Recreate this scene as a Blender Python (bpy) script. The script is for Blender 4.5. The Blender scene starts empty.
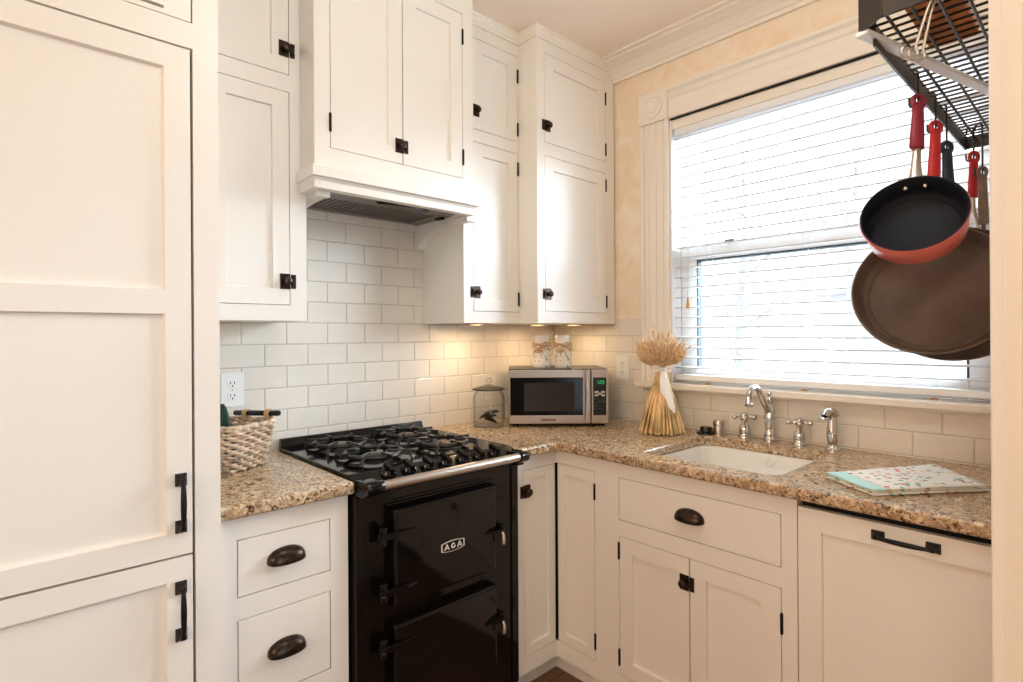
import bpy, bmesh, math, random
from mathutils import Vector, Matrix
PI = math.pi
rnd = random.Random(7)
sc = bpy.context.scene
COL = sc.collection
# Frame used below: u = distance from the window wall, v = distance from the stove wall, z = height (metres).
# World: X = -u, Y = -v, Z = z.
def W(p): return Vector((-p[0], -p[1], p[2]))

# ------------------------------------------------------------------ materials
def lin(c):
    return tuple(((x/12.92) if x <= .04045 else ((x+.055)/1.055)**2.4) for x in c)
def nt(m): return m.node_tree.nodes, m.node_tree.links
def mat(name, col, rough=.5, metal=0, bump=0, bscale=60, coat=0, var=0, vscale=8, spec=.5, trans=0, sub=0):
    m = bpy.data.materials.new(name); m.use_nodes = True
    n, l = nt(m); b = n['Principled BSDF']
    b.inputs['Base Color'].default_value = (*lin(col), 1); b.inputs['Roughness'].default_value = rough
    b.inputs['Metallic'].default_value = metal; b.inputs['Specular IOR Level'].default_value = spec
    if coat:
        b.inputs['Coat Weight'].default_value = coat; b.inputs['Coat Roughness'].default_value = .05
    if trans: b.inputs['Transmission Weight'].default_value = trans
    tc = n.new('ShaderNodeTexCoord')
    if var:
        t = n.new('ShaderNodeTexNoise'); t.inputs['Scale'].default_value = vscale; t.inputs['Detail'].default_value = 4
        l.new(tc.outputs['Object'], t.inputs['Vector'])
        r = n.new('ShaderNodeValToRGB')
        a = lin([max(0, x*(1-var)) for x in col]); c = lin([min(1, x*(1+var)) for x in col])
        r.color_ramp.elements[0].color = (*a, 1); r.color_ramp.elements[1].color = (*c, 1)
        r.color_ramp.elements[0].position = .3; r.color_ramp.elements[1].position = .7
        l.new(t.outputs['Fac'], r.inputs['Fac']); l.new(r.outputs['Color'], b.inputs['Base Color'])
    if bump:
        t = n.new('ShaderNodeTexNoise'); t.inputs['Scale'].default_value = bscale; t.inputs['Detail'].default_value = 3
        l.new(tc.outputs['Object'], t.inputs['Vector'])
        bn = n.new('ShaderNodeBump'); bn.inputs['Strength'].default_value = bump; bn.inputs['Distance'].default_value = .01
        l.new(t.outputs['Fac'], bn.inputs['Height']); l.new(bn.outputs['Normal'], b.inputs['Normal'])
    return m
def emit(name, col, s):
    m = bpy.data.materials.new(name); m.use_nodes = True
    n, l = nt(m); b = n['Principled BSDF']
    b.inputs['Base Color'].default_value = (*lin(col), 1)
    b.inputs['Emission Color'].default_value = (*lin(col), 1); b.inputs['Emission Strength'].default_value = s
    return m
def glass(name, tint=(1, 1, 1), refl=.9, body=0.0):
    # thin clear glass: lets light straight through, reflects by angle
    m = bpy.data.materials.new(name); m.use_nodes = True
    n, l = nt(m); n.clear()
    o = n.new('ShaderNodeOutputMaterial'); mx = n.new('ShaderNodeMixShader'); t = n.new('ShaderNodeBsdfTransparent')
    g = n.new('ShaderNodeBsdfGlossy'); f0 = n.new('ShaderNodeLayerWeight'); f0.inputs['Blend'].default_value = .5; f1 = n.new('ShaderNodeMath'); f1.operation = 'POWER'; f1.inputs[1].default_value = 4; f = n.new('ShaderNodeMath'); f.operation = 'MULTIPLY_ADD'; f.inputs[1].default_value = .7; f.inputs[2].default_value = .04; l.new(f0.outputs['Facing'], f1.inputs[0]); l.new(f1.outputs[0], f.inputs[0])
    g.inputs['Roughness'].default_value = .02; g.inputs['Color'].default_value = (refl, refl, refl, 1)
    t.inputs['Color'].default_value = (*tint, 1)
    if name == 'jar_glass':
        rr_ = n.new('ShaderNodeValToRGB'); e_ = rr_.color_ramp.elements; e_[0].position = .35; e_[0].color = (*tint, 1); e_[1].position = 1; e_[1].color = (.6, .58, .55, 1)
        l.new(f0.outputs['Facing'], rr_.inputs['Fac']); l.new(rr_.outputs['Color'], t.inputs['Color'])
    l.new(f.outputs[0], mx.inputs[0]); l.new(t.outputs[0], mx.inputs[1]); l.new(g.outputs[0], mx.inputs[2])
    l.new(mx.outputs[0], o.inputs['Surface'])
    return m

M = {}
M['paint'] = mat('cream_cabinet_paint', (.93, .905, .87), .38, bump=.02, bscale=25)
M['trim'] = mat('cream_trim_paint', (.93, .90, .855), .4, bump=.02, bscale=30)
M['ceil'] = mat('ceiling_paint', (.97, .905, .84), .8)
M['rearwall'] = mat('rear_wall_paint', (.82, .79, .75), .8)
M['tile'] = mat('subway_tile_glaze', (.90, .865, .815), .27, var=.015, vscale=5)
M['grout'] = mat('grout', (.76, .72, .66), .9)
M['bronze'] = mat('dark_bronze', (.20, .15, .12), .3, metal=.7, var=.4, vscale=90)
M['iron'] = mat('black_iron', (.07, .065, .06), .4, metal=.5)
M['enamel'] = mat('black_enamel', (.05, .042, .037), .08, spec=.36)
M['castiron'] = mat('cast_iron', (.04, .036, .034), .3, spec=.6, bump=.06, bscale=200)
M['steel'] = mat('brushed_steel', (.78, .74, .70), .3, metal=1)
M['nickel'] = mat('polished_nickel', (.84, .83, .82), .06, metal=1)
M['hoodsteel'] = mat('hood_steel', (.55, .53, .51), .4, metal=1)
M['blackplastic'] = mat('black_plastic', (.03, .03, .032), .25)
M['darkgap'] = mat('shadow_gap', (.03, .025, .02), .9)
M['white'] = mat('white_plastic', (.93, .92, .90), .35)
M['porcelain'] = mat('white_porcelain', (.93, .915, .89), .1, coat=.5)
M['blind'] = mat('blind_white', (.95, .95, .95), .45)
def slatmat():
    m = bpy.data.materials.new('translucent_vinyl_slat'); m.use_nodes = True
    n, l = nt(m); p = n['Principled BSDF']; p.inputs['Base Color'].default_value = (*lin((.96, .96, .96)), 1); p.inputs['Roughness'].default_value = .4
    t = n.new('ShaderNodeBsdfTranslucent'); t.inputs['Color'].default_value = (.9, .9, .9, 1); x = n.new('ShaderNodeMixShader'); x.inputs[0].default_value = .20
    l.new(p.outputs[0], x.inputs[1]); l.new(t.outputs[0], x.inputs[2]); l.new(x.outputs[0], n['Material Output'].inputs['Surface']); return m
M['slat'] = slatmat()
M['cord'] = mat('blind_cord_and_edge_shade', (.80, .82, .84), .8)
M['sash'] = mat('sash_white', (.93, .93, .93), .4)
M['glass'] = glass('window_glass', refl=.5)
M['jarglass'] = glass('jar_glass', (.93, .94, .93))
M['straw'] = mat('wheat_straw', (.84, .70, .50), .65, var=.22, vscale=14)
M['ear'] = mat('wheat_ears', (.85, .69, .53), .7, var=.25, vscale=70)
M['ribbon'] = mat('white_ribbon', (.95, .93, .91), .6)
M['wicker'] = mat('whitewashed_wicker', (.76, .66, .56), .75, var=.25, vscale=55, bump=.3, bscale=220)
M['darkwood'] = mat('dark_wood_rod', (.06, .045, .04), .3)
M['raffia'] = mat('raffia', (.78, .63, .44), .8)
M['red'] = mat('red_silicone', (.72, .11, .12), .5)
M['maroon'] = mat('maroon_silicone', (.55, .13, .20), .5)
M['navy'] = mat('navy_silicone', (.07, .11, .20), .5)
M['skillet'] = mat('black_nonstick', (.10, .11, .15), .6, spec=.25)
M['redpan'] = mat('red_enamel', (.86, .42, .38), .3, coat=.3)
M['brownpan'] = mat('seasoned_iron', (.36, .30, .26), .5, metal=.1, var=.15, vscale=12)
M['rack'] = mat('gunmetal', (.23, .195, .17), .4, metal=.5)
M['rackglare'] = mat('steel_white_window_glare', (.97, .97, .97), .4)  # plain white in place of window light reflected by the rack brace
M['board'] = mat('orange_wood', (.82, .52, .27), .5, var=.2, vscale=14)
M['utwood'] = mat('grey_wood', (.45, .36, .29), .6, var=.2, vscale=30)
M['chrome'] = mat('chrome', (.85, .84, .83), .07, metal=1)

def mk(name):
    m = bpy.data.materials.new(name); m.use_nodes = True
    n, l = nt(m); return m, n, l, n['Principled BSDF']
def granite():
    m, n, l, b = mk('speckled_granite')
    tc = n.new('ShaderNodeTexCoord')
    ns = n.new('ShaderNodeTexNoise'); ns.inputs['Scale'].default_value = 45; ns.inputs['Detail'].default_value = 4
    l.new(tc.outputs['Object'], ns.inputs['Vector'])
    mixv = n.new('ShaderNodeMix'); mixv.data_type = 'RGBA'; mixv.blend_type = 'LINEAR_LIGHT'; mixv.inputs['Factor'].default_value = .022
    l.new(tc.outputs['Object'], mixv.inputs['A']); l.new(ns.outputs['Color'], mixv.inputs['B'])
    def vor(scale):
        v = n.new('ShaderNodeTexVoronoi'); v.inputs['Scale'].default_value = scale
        l.new(mixv.outputs['Result'], v.inputs['Vector'])
        s = n.new('ShaderNodeSeparateColor'); l.new(v.outputs['Color'], s.inputs['Color']); return s
    a = vor(115); c = vor(230)
    def ramp(src, stops):
        r = n.new('ShaderNodeValToRGB'); r.color_ramp.interpolation = 'CONSTANT'
        e = r.color_ramp.elements
        while len(e) < len(stops): e.new(.5)
        for k, (p, col) in enumerate(stops):
            e[k].position = p; e[k].color = (*lin(col), 1)
        l.new(src, r.inputs['Fac']); return r
    r1 = ramp(a.outputs['Red'], [(0, (.16, .11, .08)), (.06, (.45, .31, .20)), (.18, (.66, .52, .37)), (.40, (.76, .64, .49)), (.66, (.84, .75, .63)), (.90, (.68, .60, .51))])
    r2 = ramp(c.outputs['Green'], [(0, (.12, .09, .07)), (.10, (.40, .27, .17)), (.26, (.70, .57, .42)), (.62, (.85, .77, .66)), (.9, (.58, .50, .42))])
    big = n.new('ShaderNodeTexNoise'); big.inputs['Scale'].default_value = 16; big.inputs['Detail'].default_value = 5; big.inputs['Roughness'].default_value = .7
    l.new(tc.outputs['Object'], big.inputs['Vector'])
    rb = n.new('ShaderNodeValToRGB'); rb.color_ramp.elements[0].position = .42; rb.color_ramp.elements[1].position = .6
    l.new(big.outputs['Fac'], rb.inputs['Fac'])
    mx = n.new('ShaderNodeMix'); mx.data_type = 'RGBA'
    l.new(rb.outputs['Color'], mx.inputs['Factor']); l.new(r1.outputs['Color'], mx.inputs['A']); l.new(r2.outputs['Color'], mx.inputs['B'])
    l.new(mx.outputs['Result'], b.inputs['Base Color'])
    b.inputs['Roughness'].default_value = .2; b.inputs['Specular IOR Level'].default_value = .7
    return m
M['granite'] = granite()
def plaster():
    m, n, l, b = mk('mottled_peach_plaster')
    tc = n.new('ShaderNodeTexCoord')
    t = n.new('ShaderNodeTexNoise'); t.inputs['Scale'].default_value = 7; t.inputs['Detail'].default_value = 6; t.inputs['Roughness'].default_value = .65; t.inputs['Distortion'].default_value = .8
    l.new(tc.outputs['Object'], t.inputs['Vector'])
    r = n.new('ShaderNodeValToRGB'); e = r.color_ramp.elements
    e[0].position = .34; e[0].color = (*lin((.92, .83, .71)), 1); e[1].position = .66; e[1].color = (*lin((.955, .91, .84)), 1)
    l.new(t.outputs['Fac'], r.inputs['Fac']); l.new(r.outputs['Color'], b.inputs['Base Color'])
    b.inputs['Roughness'].default_value = .85
    return m
M['plaster'] = plaster()
def wood_floor():
    m, n, l, b = mk('oak_floor_boards')
    tc = n.new('ShaderNodeTexCoord')
    br = n.new('ShaderNodeTexBrick'); br.inputs['Scale'].default_value = 1; br.inputs['Brick Width'].default_value = .9; br.inputs['Row Height'].default_value = .085
    br.inputs['Mortar Size'].default_value = .0015; br.inputs['Color1'].default_value = (*lin((.50, .34, .22)), 1); br.inputs['Color2'].default_value = (*lin((.62, .45, .30)), 1)
    br.inputs['Mortar'].default_value = (*lin((.2, .12, .07)), 1)
    l.new(tc.outputs['Object'], br.inputs['Vector'])
    t = n.new('ShaderNodeTexNoise'); t.inputs['Scale'].default_value = 5; t.inputs['Detail'].default_value = 6
    mp = n.new('ShaderNodeMapping'); mp.inputs['Scale'].default_value = (1, 12, 1)
    l.new(tc.outputs['Object'], mp.inputs['Vector']); l.new(mp.outputs[0], t.inputs['Vector'])
    mx = n.new('ShaderNodeMix'); mx.data_type = 'RGBA'; mx.blend_type = 'MULTIPLY'; mx.inputs['Factor'].default_value = .6
    l.new(br.outputs['Color'], mx.inputs['A']); l.new(t.outputs['Color'], mx.inputs['B'])
    g = n.new('ShaderNodeMix'); g.data_type = 'RGBA'; g.inputs['Factor'].default_value = .35
    l.new(mx.outputs['Result'], g.inputs['A']); l.new(br.outputs['Color'], g.inputs['B'])
    l.new(g.outputs['Result'], b.inputs['Base Color']); b.inputs['Roughness'].default_value = .4
    return m
M['floor'] = wood_floor()
def towel_mat():
    m, n, l, b = mk('printed_tea_towel')
    tc = n.new('ShaderNodeTexCoord')
    v = n.new('ShaderNodeTexVoronoi'); v.inputs['Scale'].default_value = 62
    l.new(tc.outputs['Object'], v.inputs['Vector'])
    r = n.new('ShaderNodeValToRGB'); r.color_ramp.interpolation = 'CONSTANT'; e = r.color_ramp.elements
    e[0].position = 0; e[0].color = (1, 1, 1, 1); e[1].position = .40; e[1].color = (0, 0, 0, 1)
    l.new(v.outputs['Distance'], r.inputs['Fac'])
    s = n.new('ShaderNodeSeparateColor'); l.new(v.outputs['Color'], s.inputs['Color'])
    rc = n.new('ShaderNodeValToRGB'); rc.color_ramp.interpolation = 'CONSTANT'; e = rc.color_ramp.elements
    cols = [(0, (.93, .91, .87)), (.45, (.80, .42, .34)), (.58, (.52, .38, .28)), (.70, (.45, .62, .58)), (.84, (.90, .70, .55))]
    while len(e) < len(cols): e.new(.5)
    for k, (p, c) in enumerate(cols): e[k].position = p; e[k].color = (*lin(c), 1)
    l.new(s.outputs['Red'], rc.inputs['Fac'])
    mx = n.new('ShaderNodeMix'); mx.data_type = 'RGBA'; mx.inputs['A'].default_value = (*lin((.93, .92, .89)), 1)
    l.new(r.outputs['Color'], mx.inputs['Factor']); l.new(rc.outputs['Color'], mx.inputs['B'])
    l.new(mx.outputs['Result'], b.inputs['Base Color']); b.inputs['Roughness'].default_value = .9
    return m
M['towel'] = towel_mat()
M['aqua'] = mat('aqua_cloth', (.74, .90, .89), .9)
def jarwhite():
    m, n, l, b = mk('distressed_white_glass')
    tc = n.new('ShaderNodeTexCoord')
    t = n.new('ShaderNodeTexNoise'); t.inputs['Scale'].default_value = 60; t.inputs['Detail'].default_value = 5
    l.new(tc.outputs['Object'], t.inputs['Vector'])
    r = n.new('ShaderNodeValToRGB'); e = r.color_ramp.elements
    e[0].position = .36; e[0].color = (*lin((.74, .60, .45)), 1); e[1].position = .46; e[1].color = (*lin((.95, .92, .88)), 1)
    l.new(t.outputs['Fac'], r.inputs['Fac']); l.new(r.outputs['Color'], b.inputs['Base Color']); b.inputs['Roughness'].default_value = .35
    return m
M['jarwhite'] = jarwhite()
def greencloth():
    m, n, l, b = mk('green_print')
    tc = n.new('ShaderNodeTexCoord')
    v = n.new('ShaderNodeTexVoronoi'); v.inputs['Scale'].default_value = 45
    l.new(tc.outputs['Object'], v.inputs['Vector'])
    r = n.new('ShaderNodeValToRGB'); r.color_ramp.interpolation = 'CONSTANT'; e = r.color_ramp.elements
    e[0].position = 0; e[0].color = (*lin((.80, .84, .78)), 1); e[1].position = .24; e[1].color = (*lin((.10, .24, .20)), 1)
    l.new(v.outputs['Distance'], r.inputs['Fac']); l.new(r.outputs['Color'], b.inputs['Base Color']); b.inputs['Roughness'].default_value = .6
    return m
M['green'] = greencloth()
M['brass'] = mat('hinge_bronze', (.10, .07, .05), .4, metal=.6)
M['bark'] = mat('pale_bark', (.70, .70, .71), .9)
M['siding'] = mat('pale_siding', (.79, .79, .80), .8)
M['brick'] = mat('pinkish_brick', (.76, .60, .57), .9)
M['snowground'] = mat('pale_ground', (.80, .80, .79), .95)
M['lamp'] = emit('warm_lamp_lens', (1, .85, .6), 12)
M['display'] = emit('green_display', (.25, .75, .45), .9)

# ------------------------------------------------------------------ mesh builder
class B:
    def __init__(s): s.bm = bmesh.new()
    def verts(s, pts): return [s.bm.verts.new(W(p)) for p in pts]
    def face(s, vs):
        try: return s.bm.faces.new(vs)
        except ValueError: return None
    def box(s, u0, u1, v0, v1, z0, z1):
        q = s.verts([(u0, v0, z0), (u1, v0, z0), (u1, v1, z0), (u0, v1, z0), (u0, v0, z1), (u1, v0, z1), (u1, v1, z1), (u0, v1, z1)])
        for f in ((0, 1, 2, 3), (4, 5, 6, 7), (0, 1, 5, 4), (1, 2, 6, 5), (2, 3, 7, 6), (3, 0, 4, 7)): s.face([q[i] for i in f])
        return s
    def obox(s, c, ax, ay, az, sx, sy, sz):
        c, ax, ay, az = Vector(c), Vector(ax).normalized(), Vector(ay).normalized(), Vector(az).normalized()
        P = [c+ax*(i*sx/2)+ay*(j*sy/2)+az*(k*sz/2) for k in (-1, 1) for (i, j) in ((-1, -1), (1, -1), (1, 1), (-1, 1))]
        q = s.verts(P)
        for f in ((0, 1, 2, 3), (4, 5, 6, 7), (0, 1, 5, 4), (1, 2, 6, 5), (2, 3, 7, 6), (3, 0, 4, 7)): s.face([q[i] for i in f])
        return s
    def loops(s, rings, closed=True, cap0=True, cap1=True, wrap=False):
        R = [s.verts(r) for r in rings]
        n = len(R[0])
        m = len(R)
        for i in range(m if wrap else m-1):
            a, b = R[i], R[(i+1) % m]
            for j in range(n if closed else n-1):
                s.face([a[j], a[(j+1) % n], b[(j+1) % n], b[j]])
        if not wrap:
            if cap0 and closed: s.face(R[0])
            if cap1 and closed: s.face(R[-1])
        return s
    def tube(s, pts, r, seg=8, closed=False, caps=True):
        pts = [Vector(p) for p in pts]; n = len(pts)
        rr = r if isinstance(r, (list, tuple)) else [r]*n
        rings = []; ref = None
        for i, p in enumerate(pts):
            if closed: t = pts[(i+1) % n]-pts[i-1]
            else: t = pts[min(i+1, n-1)]-pts[max(i-1, 0)]
            t.normalize()
            if ref is None:
                ref = Vector((0, 0, 1)) if abs(t.z) < .9 else Vector((1, 0, 0))
            x = ref-t*ref.dot(t)
            if x.length < 1e-5: x = Vector((1, 0, 0))-t*t.x
            x.normalize(); y = t.cross(x); ref = x
            rings.append([p+(x*math.cos(2*PI*k/seg)+y*math.sin(2*PI*k/seg))*rr[i] for k in range(seg)])
        return s.loops(rings, cap0=caps, cap1=caps, wrap=closed)
    def lathe(s, prof, c, axis=(0, 0, 1), seg=24, cap0=True, cap1=True):
        c = Vector(c); a = Vector(axis).normalized()
        x = Vector((0, 0, 1)) if abs(a.z) < .9 else Vector((1, 0, 0))
        x = (x-a*x.dot(a)).normalized(); y = a.cross(x)
        return s.loops([[c+a*h+(x*math.cos(2*PI*k/seg)+y*math.sin(2*PI*k/seg))*max(r, 1e-4) for k in range(seg)] for r, h in prof], cap0=cap0, cap1=cap1)
    def prism(s, poly, f, d0, d1):
        # f(p2, d) -> point
        return s.loops([[f(p, d0) for p in poly], [f(p, d1) for p in poly]])
    def sphere(s, c, r, seg=12, sc=(1, 1, 1)):
        rings = []
        for i in range(1, seg//2):
            t = PI*i/(seg//2)
            rings.append([(c[0]+r*sc[0]*math.sin(t)*math.cos(2*PI*k/seg), c[1]+r*sc[1]*math.sin(t)*math.sin(2*PI*k/seg), c[2]+r*sc[2]*math.cos(t)) for k in range(seg)])
        return s.loops(rings)

ORI = {}
def obj(name, b, m, parent=None, smooth=False, bevel=0, seg=2, angle=35, **props):
    bmesh.ops.recalc_face_normals(b.bm, faces=b.bm.faces)
    me = bpy.data.meshes.new(name)
    o = bpy.data.objects.new(name, me); COL.objects.link(o)
    if parent is not None:
        ow = ORI.get(parent.name, Vector())
        ORI[o.name] = ow
        bmesh.ops.translate(b.bm, verts=b.bm.verts, vec=-ow)
        o.parent = parent
    else:
        # origin at the base centre
        xs = [v.co.x for v in b.bm.verts]; ys = [v.co.y for v in b.bm.verts]; zs = [v.co.z for v in b.bm.verts]
        oc = Vector(((min(xs)+max(xs))/2, (min(ys)+max(ys))/2, min(zs)))
        bmesh.ops.translate(b.bm, verts=b.bm.verts, vec=-oc); o.location = oc; ORI[o.name] = oc
    if smooth:
        for f in b.bm.faces: f.smooth = True
    b.bm.to_mesh(me); b.bm.free()
    if smooth and smooth != 'all':
        me.set_sharp_from_angle(angle=math.radians(42))
    me.materials.append(m if not isinstance(m, str) else M[m])
    if bevel:
        md = o.modifiers.new('bevel', 'BEVEL'); md.width = bevel; md.segments = seg; md.limit_method = 'ANGLE'; md.angle_limit = math.radians(angle)
        for f in me.polygons: f.use_smooth = True
        md.harden_normals = True
    for k, v in props.items(): o[k] = v
    return o
def thing(name, base, label, cat, group=None):
    o = bpy.data.objects.new(name, None); COL.objects.link(o)
    o.location = W(base); ORI[o.name] = W(base); o.empty_display_size = .05
    o['label'] = label; o['category'] = cat
    if group: o['group'] = group
    return o
def tag(o, label, cat, group=None):
    o['label'] = label; o['category'] = cat
    if group: o['group'] = group
    return o
def struct(name, b, m, **k):
    o = obj(name, b, m, **k); o['kind'] = 'structure'; return o

# ------------------------------------------------------------------ planes for joinery
def plane_v(v0): return lambda a, z, d: (a, v0+d, z)      # faces +v, a runs along u
def plane_u(u0): return lambda a, z, d: (u0+d, a, z)      # faces +u, a runs along v
def pbox(b, P, a0, a1, z0, z1, d0, d1):
    q = b.verts([P(a0, z0, d0), P(a1, z0, d0), P(a1, z1, d0), P(a0, z1, d0), P(a0, z0, d1), P(a1, z0, d1), P(a1, z1, d1), P(a0, z1, d1)])
    for f in ((0, 1, 2, 3), (4, 5, 6, 7), (0, 1, 5, 4), (1, 2, 6, 5), (2, 3, 7, 6), (3, 0, 4, 7)): b.face([q[i] for i in f])
def frame(b, P, a0, a1, z0, z1, holes, d0=-.02, d1=0):
    A = sorted({a0, a1, *[h[0] for h in holes], *[h[1] for h in holes]}); Z = sorted({z0, z1, *[h[2] for h in holes], *[h[3] for h in holes]})
    for i in range(len(A)-1):
        for j in range(len(Z)-1):
            ca, cz = (A[i]+A[i+1])/2, (Z[j]+Z[j+1])/2
            if any(h[0] < ca < h[1] and h[2] < cz < h[3] for h in holes): continue
            pbox(b, P, A[i], A[i+1], Z[j], Z[j+1], d0, d1)
G = .0022   # reveal round inset doors
def rect(P, a0, a1, z0, z1, d): return [P(a0, z0, d), P(a1, z0, d), P(a1, z1, d), P(a0, z1, d)]
def shaker(P, a0, a1, z0, z1, stile=.055, rails=(), th=.02, rec=.009, bead=.004):
    """framed door with recessed panel(s); rails: list of (z0,z1) for mid rails"""
    b = B(); a0 += G; a1 -= G; z0 += G; z1 -= G
    zs = [z0+stile]
    for r0, r1 in rails: zs += [r0, r1]
    zs.append(z1-stile)
    holes = [(a0+stile, a1-stile, zs[k], zs[k+1]) for k in range(0, len(zs), 2)]
    frame(b, P, a0, a1, z0, z1, holes, -th, 0)
    for h in holes:
        i = bead
        b.loops([rect(P, h[0], h[1], h[2], h[3], -.0005), rect(P, h[0]+i*.4, h[1]-i*.4, h[2]+i*.4, h[3]-i*.4, -rec+.0005), rect(P, h[0]+i, h[1]-i, h[2]+i, h[3]-i, -rec)], cap0=False)
    return b
def slab(P, a0, a1, z0, z1, th=.02):
    b = B(); pbox(b, P, a0+G, a1-G, z0+G, z1-G, -th, 0); return b
def add_latch(P, a, z, s, parent):
    """cupboard turn latch on a door edge; s = +1 when the keeper lies toward larger a"""
    b = B()
    pbox(b, P, min(a-s*.021, a+s*.010), max(a-s*.021, a+s*.010), z-.024, z+.024, 0, .0035)
    pbox(b, P, min(a+s*.0125, a+s*.028), max(a+s*.0125, a+s*.028), z-.022, z+.022, 0, .0035)
    pbox(b, P, min(a+s*.014, a+s*.022), max(a+s*.014, a+s*.022), z-.012, z+.012, .0035, .011)
    pbox(b, P, min(a-s*.010, a+s*.0205), max(a-s*.010, a+s*.0205), z-.007, z+.007, .0035, .009)
    c = Vector(P(a-s*.003, z, .003)); n = Vector(P(0, 0, 1))-Vector(P(0, 0, 0))
    b.lathe([(.006, 0), (.006, .009), (.011, .012), (.0135, .017), (.011, .021), (.004, .0235)], c, n, 14)
    return obj('latch', b, 'bronze', parent, bevel=.001, label='dark bronze cupboard latch')
def add_hinge(P, a, z, parent):
    b = B(); c = Vector(P(a, z-.026, .0015)); b.lathe([(.002, -.004), (.0042, 0), (.0042, .052), (.002, .056)], c, (0, 0, 1), 10)
    pbox(b, P, a-.0022, a+.0022, z-.026, z+.026, -.015, .001)
    return obj('hinge', b, 'brass', parent, smooth=True, label='dark bronze hinge barrel')
def add_cup(P, a, z, parent, w=.047, h=.034, d=.027):
    b = B(); rings = []
    for i in range(13):
        t = PI*i/12
        rings.append([P(a+w*math.cos(t), z-h*.45+h*max(.02, math.sin(t))**.7*math.cos(p), .001+d*max(.02, math.sin(t))**.6*math.sin(p)) for p in [PI*.54*k/8 for k in range(9)]])
    b.loops(rings, closed=False)
    o = obj('cup_pull', b, 'bronze', parent, smooth='all', label='dark bronze cup pull')
    md = o.modifiers.new('solid', 'SOLIDIFY'); md.thickness = .003; md.offset = 0
    return o
def shell(b, u0, u1, v0, v1, z0, z1, face='v', t=.016):
    # hollow carcass, open toward the doors
    b.box(u0, u1, v0, v1, z0, z0+t); b.box(u0, u1, v0, v1, z1-t, z1); z0 += t; z1 -= t
    if face == 'v': b.box(u0, u0+t, v0, v1, z0, z1); b.box(u1-t, u1, v0, v1, z0, z1); b.box(u0+t, u1-t, v0, v0+t, z0, z1)
    else: b.box(u0, u1, v0, v0+t, z0, z1); b.box(u0, u1, v1-t, v1, z0, z1); b.box(u0, u0+t, v0+t, v1-t, z0, z1)
def add_bar(P, a, z, L, parent, vertical=True, name='bar_pull'):
    b = B()
    def Q(x, y, d): return P(a+y, z+x, d) if vertical else P(a+x, z+y, d)
    for e in (-1, 1):
        c = e*(L/2-.015)
        b.loops([[Q(c+i*.014, j*.0115, 0) for i, j in ((-1, -1), (1, -1), (1, 1), (-1, 1))], [Q(c+i*.014, j*.0115, .004) for i, j in ((-1, -1), (1, -1), (1, 1), (-1, 1))],
                 [Q(c+i*.006, j*.006, .012) for i, j in ((-1, -1), (1, -1), (1, 1), (-1, 1))], [Q(c+i*.005, j*.005, .026) for i, j in ((-1, -1), (1, -1), (1, 1), (-1, 1))]])
    n = 12
    pts = []; rr = []
    for i in range(n+1):
        x = -1+2*i/n; pts.append(Q(x*(L/2-.013), 0, .024+.004*(1-x*x))); rr.append(.0035+.0028*(1-x*x))
    b.tube(pts, rr, 8)
    return obj(name, b, 'iron', parent, bevel=.0008, angle=50, label='black iron bar pull')

# ------------------------------------------------------------------ room shell
H = 2.61
UB, VB = .616, .581      # faces of the base cabinets (window run, stove run)
UMAX, VMAX = 4.7, 5.2
struct('floor', B().box(-.15, UMAX, -.15, VMAX, -.05, 0), 'floor')
struct('ceiling', B().box(-.15, UMAX, -.15, VMAX, H, H+.08), 'ceil')
struct('wall_back', B().box(-.15, UMAX, -.15, -.008, 0, H), 'plaster')
WV0, WV1, WZ0, WZ1 = .705, 1.807, 1.085, 2.262
b = B(); frame(b, plane_u(-.008), -.008, VMAX, 0, H, [(WV0, WV1, WZ0, WZ1)], -.142, 0)
struct('wall_right', b, 'plaster')
struct('wall_left', B().box(UMAX, UMAX+.1, -.15, VMAX, 0, H), 'rearwall')
b = B(); frame(b, plane_v(VMAX), -.15, UMAX+.1, 0, H, [], 0, .1); struct('wall_front', b, 'rearwall')
# short wall beside the dishwasher whose end shows at the right of the view
VR = 1.9270
struct('wall_end', B().box(-.008, 1.27, VR+.006, VR+.13, 0, H), 'trim')
b = B(); b.box(1.27, 1.30, VR+.010, VR+.126, 0, H); b.box(1.2, 1.30, VR, VR+.014, 0, H); struct('trim_1', b, 'trim', bevel=.003)
b = B(); b.box(1.3, 1.312, VR+.03, VR+.126, 0, H); struct('trim_2', b, 'trim', bevel=.004)

# backsplash tiles (real bevelled tiles on a grout bed)
P6, R3 = .1545, .0782
def tiles(P, a0, a1, z0, z1, aref, zref, name):
    """zref: a joint height, aref: a vertical joint in the row just below zref"""
    b = B(); g = .0013; e = .0022
    k0 = math.floor((z0-zref)/R3); k1 = math.ceil((z1-zref)/R3)
    for k in range(k0, k1):
        ra, rb = zref+k*R3, zref+(k+1)*R3
        if rb <= z0+.004 or ra >= z1-.004: continue
        off = aref if (k % 2) else aref+P6/2
        i0 = math.floor((a0-off)/P6); i1 = math.ceil((a1-off)/P6)
        for i in range(i0, i1):
            x0, x1 = max(off+i*P6+g, a0), min(off+(i+1)*P6-g, a1)
            y0, y1 = max(ra+g, z0), min(rb-g, z1)
            if x1-x0 < .008 or y1-y0 < .006: continue
            b.loops([rect(P, x0, x1, y0, y1, -.004), rect(P, x0, x1, y0, y1, -e*.6), rect(P, x0+e, x1-e, y0+e, y1-e, 0)], cap0=False)
    o = struct(name, b, 'tile', smooth=False)
    g_ = B(); pbox(g_, P, a0, a1, z0, z1, -.0075, -.002); struct(name.replace('tile', 'grout') if 'tile' in name else name+'_grout', g_, 'grout')
    return o
ZT = 1.366
tiles(plane_v(0), 0, 1.80, .905, ZT, 1.4156, ZT, 'trim_3')
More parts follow.
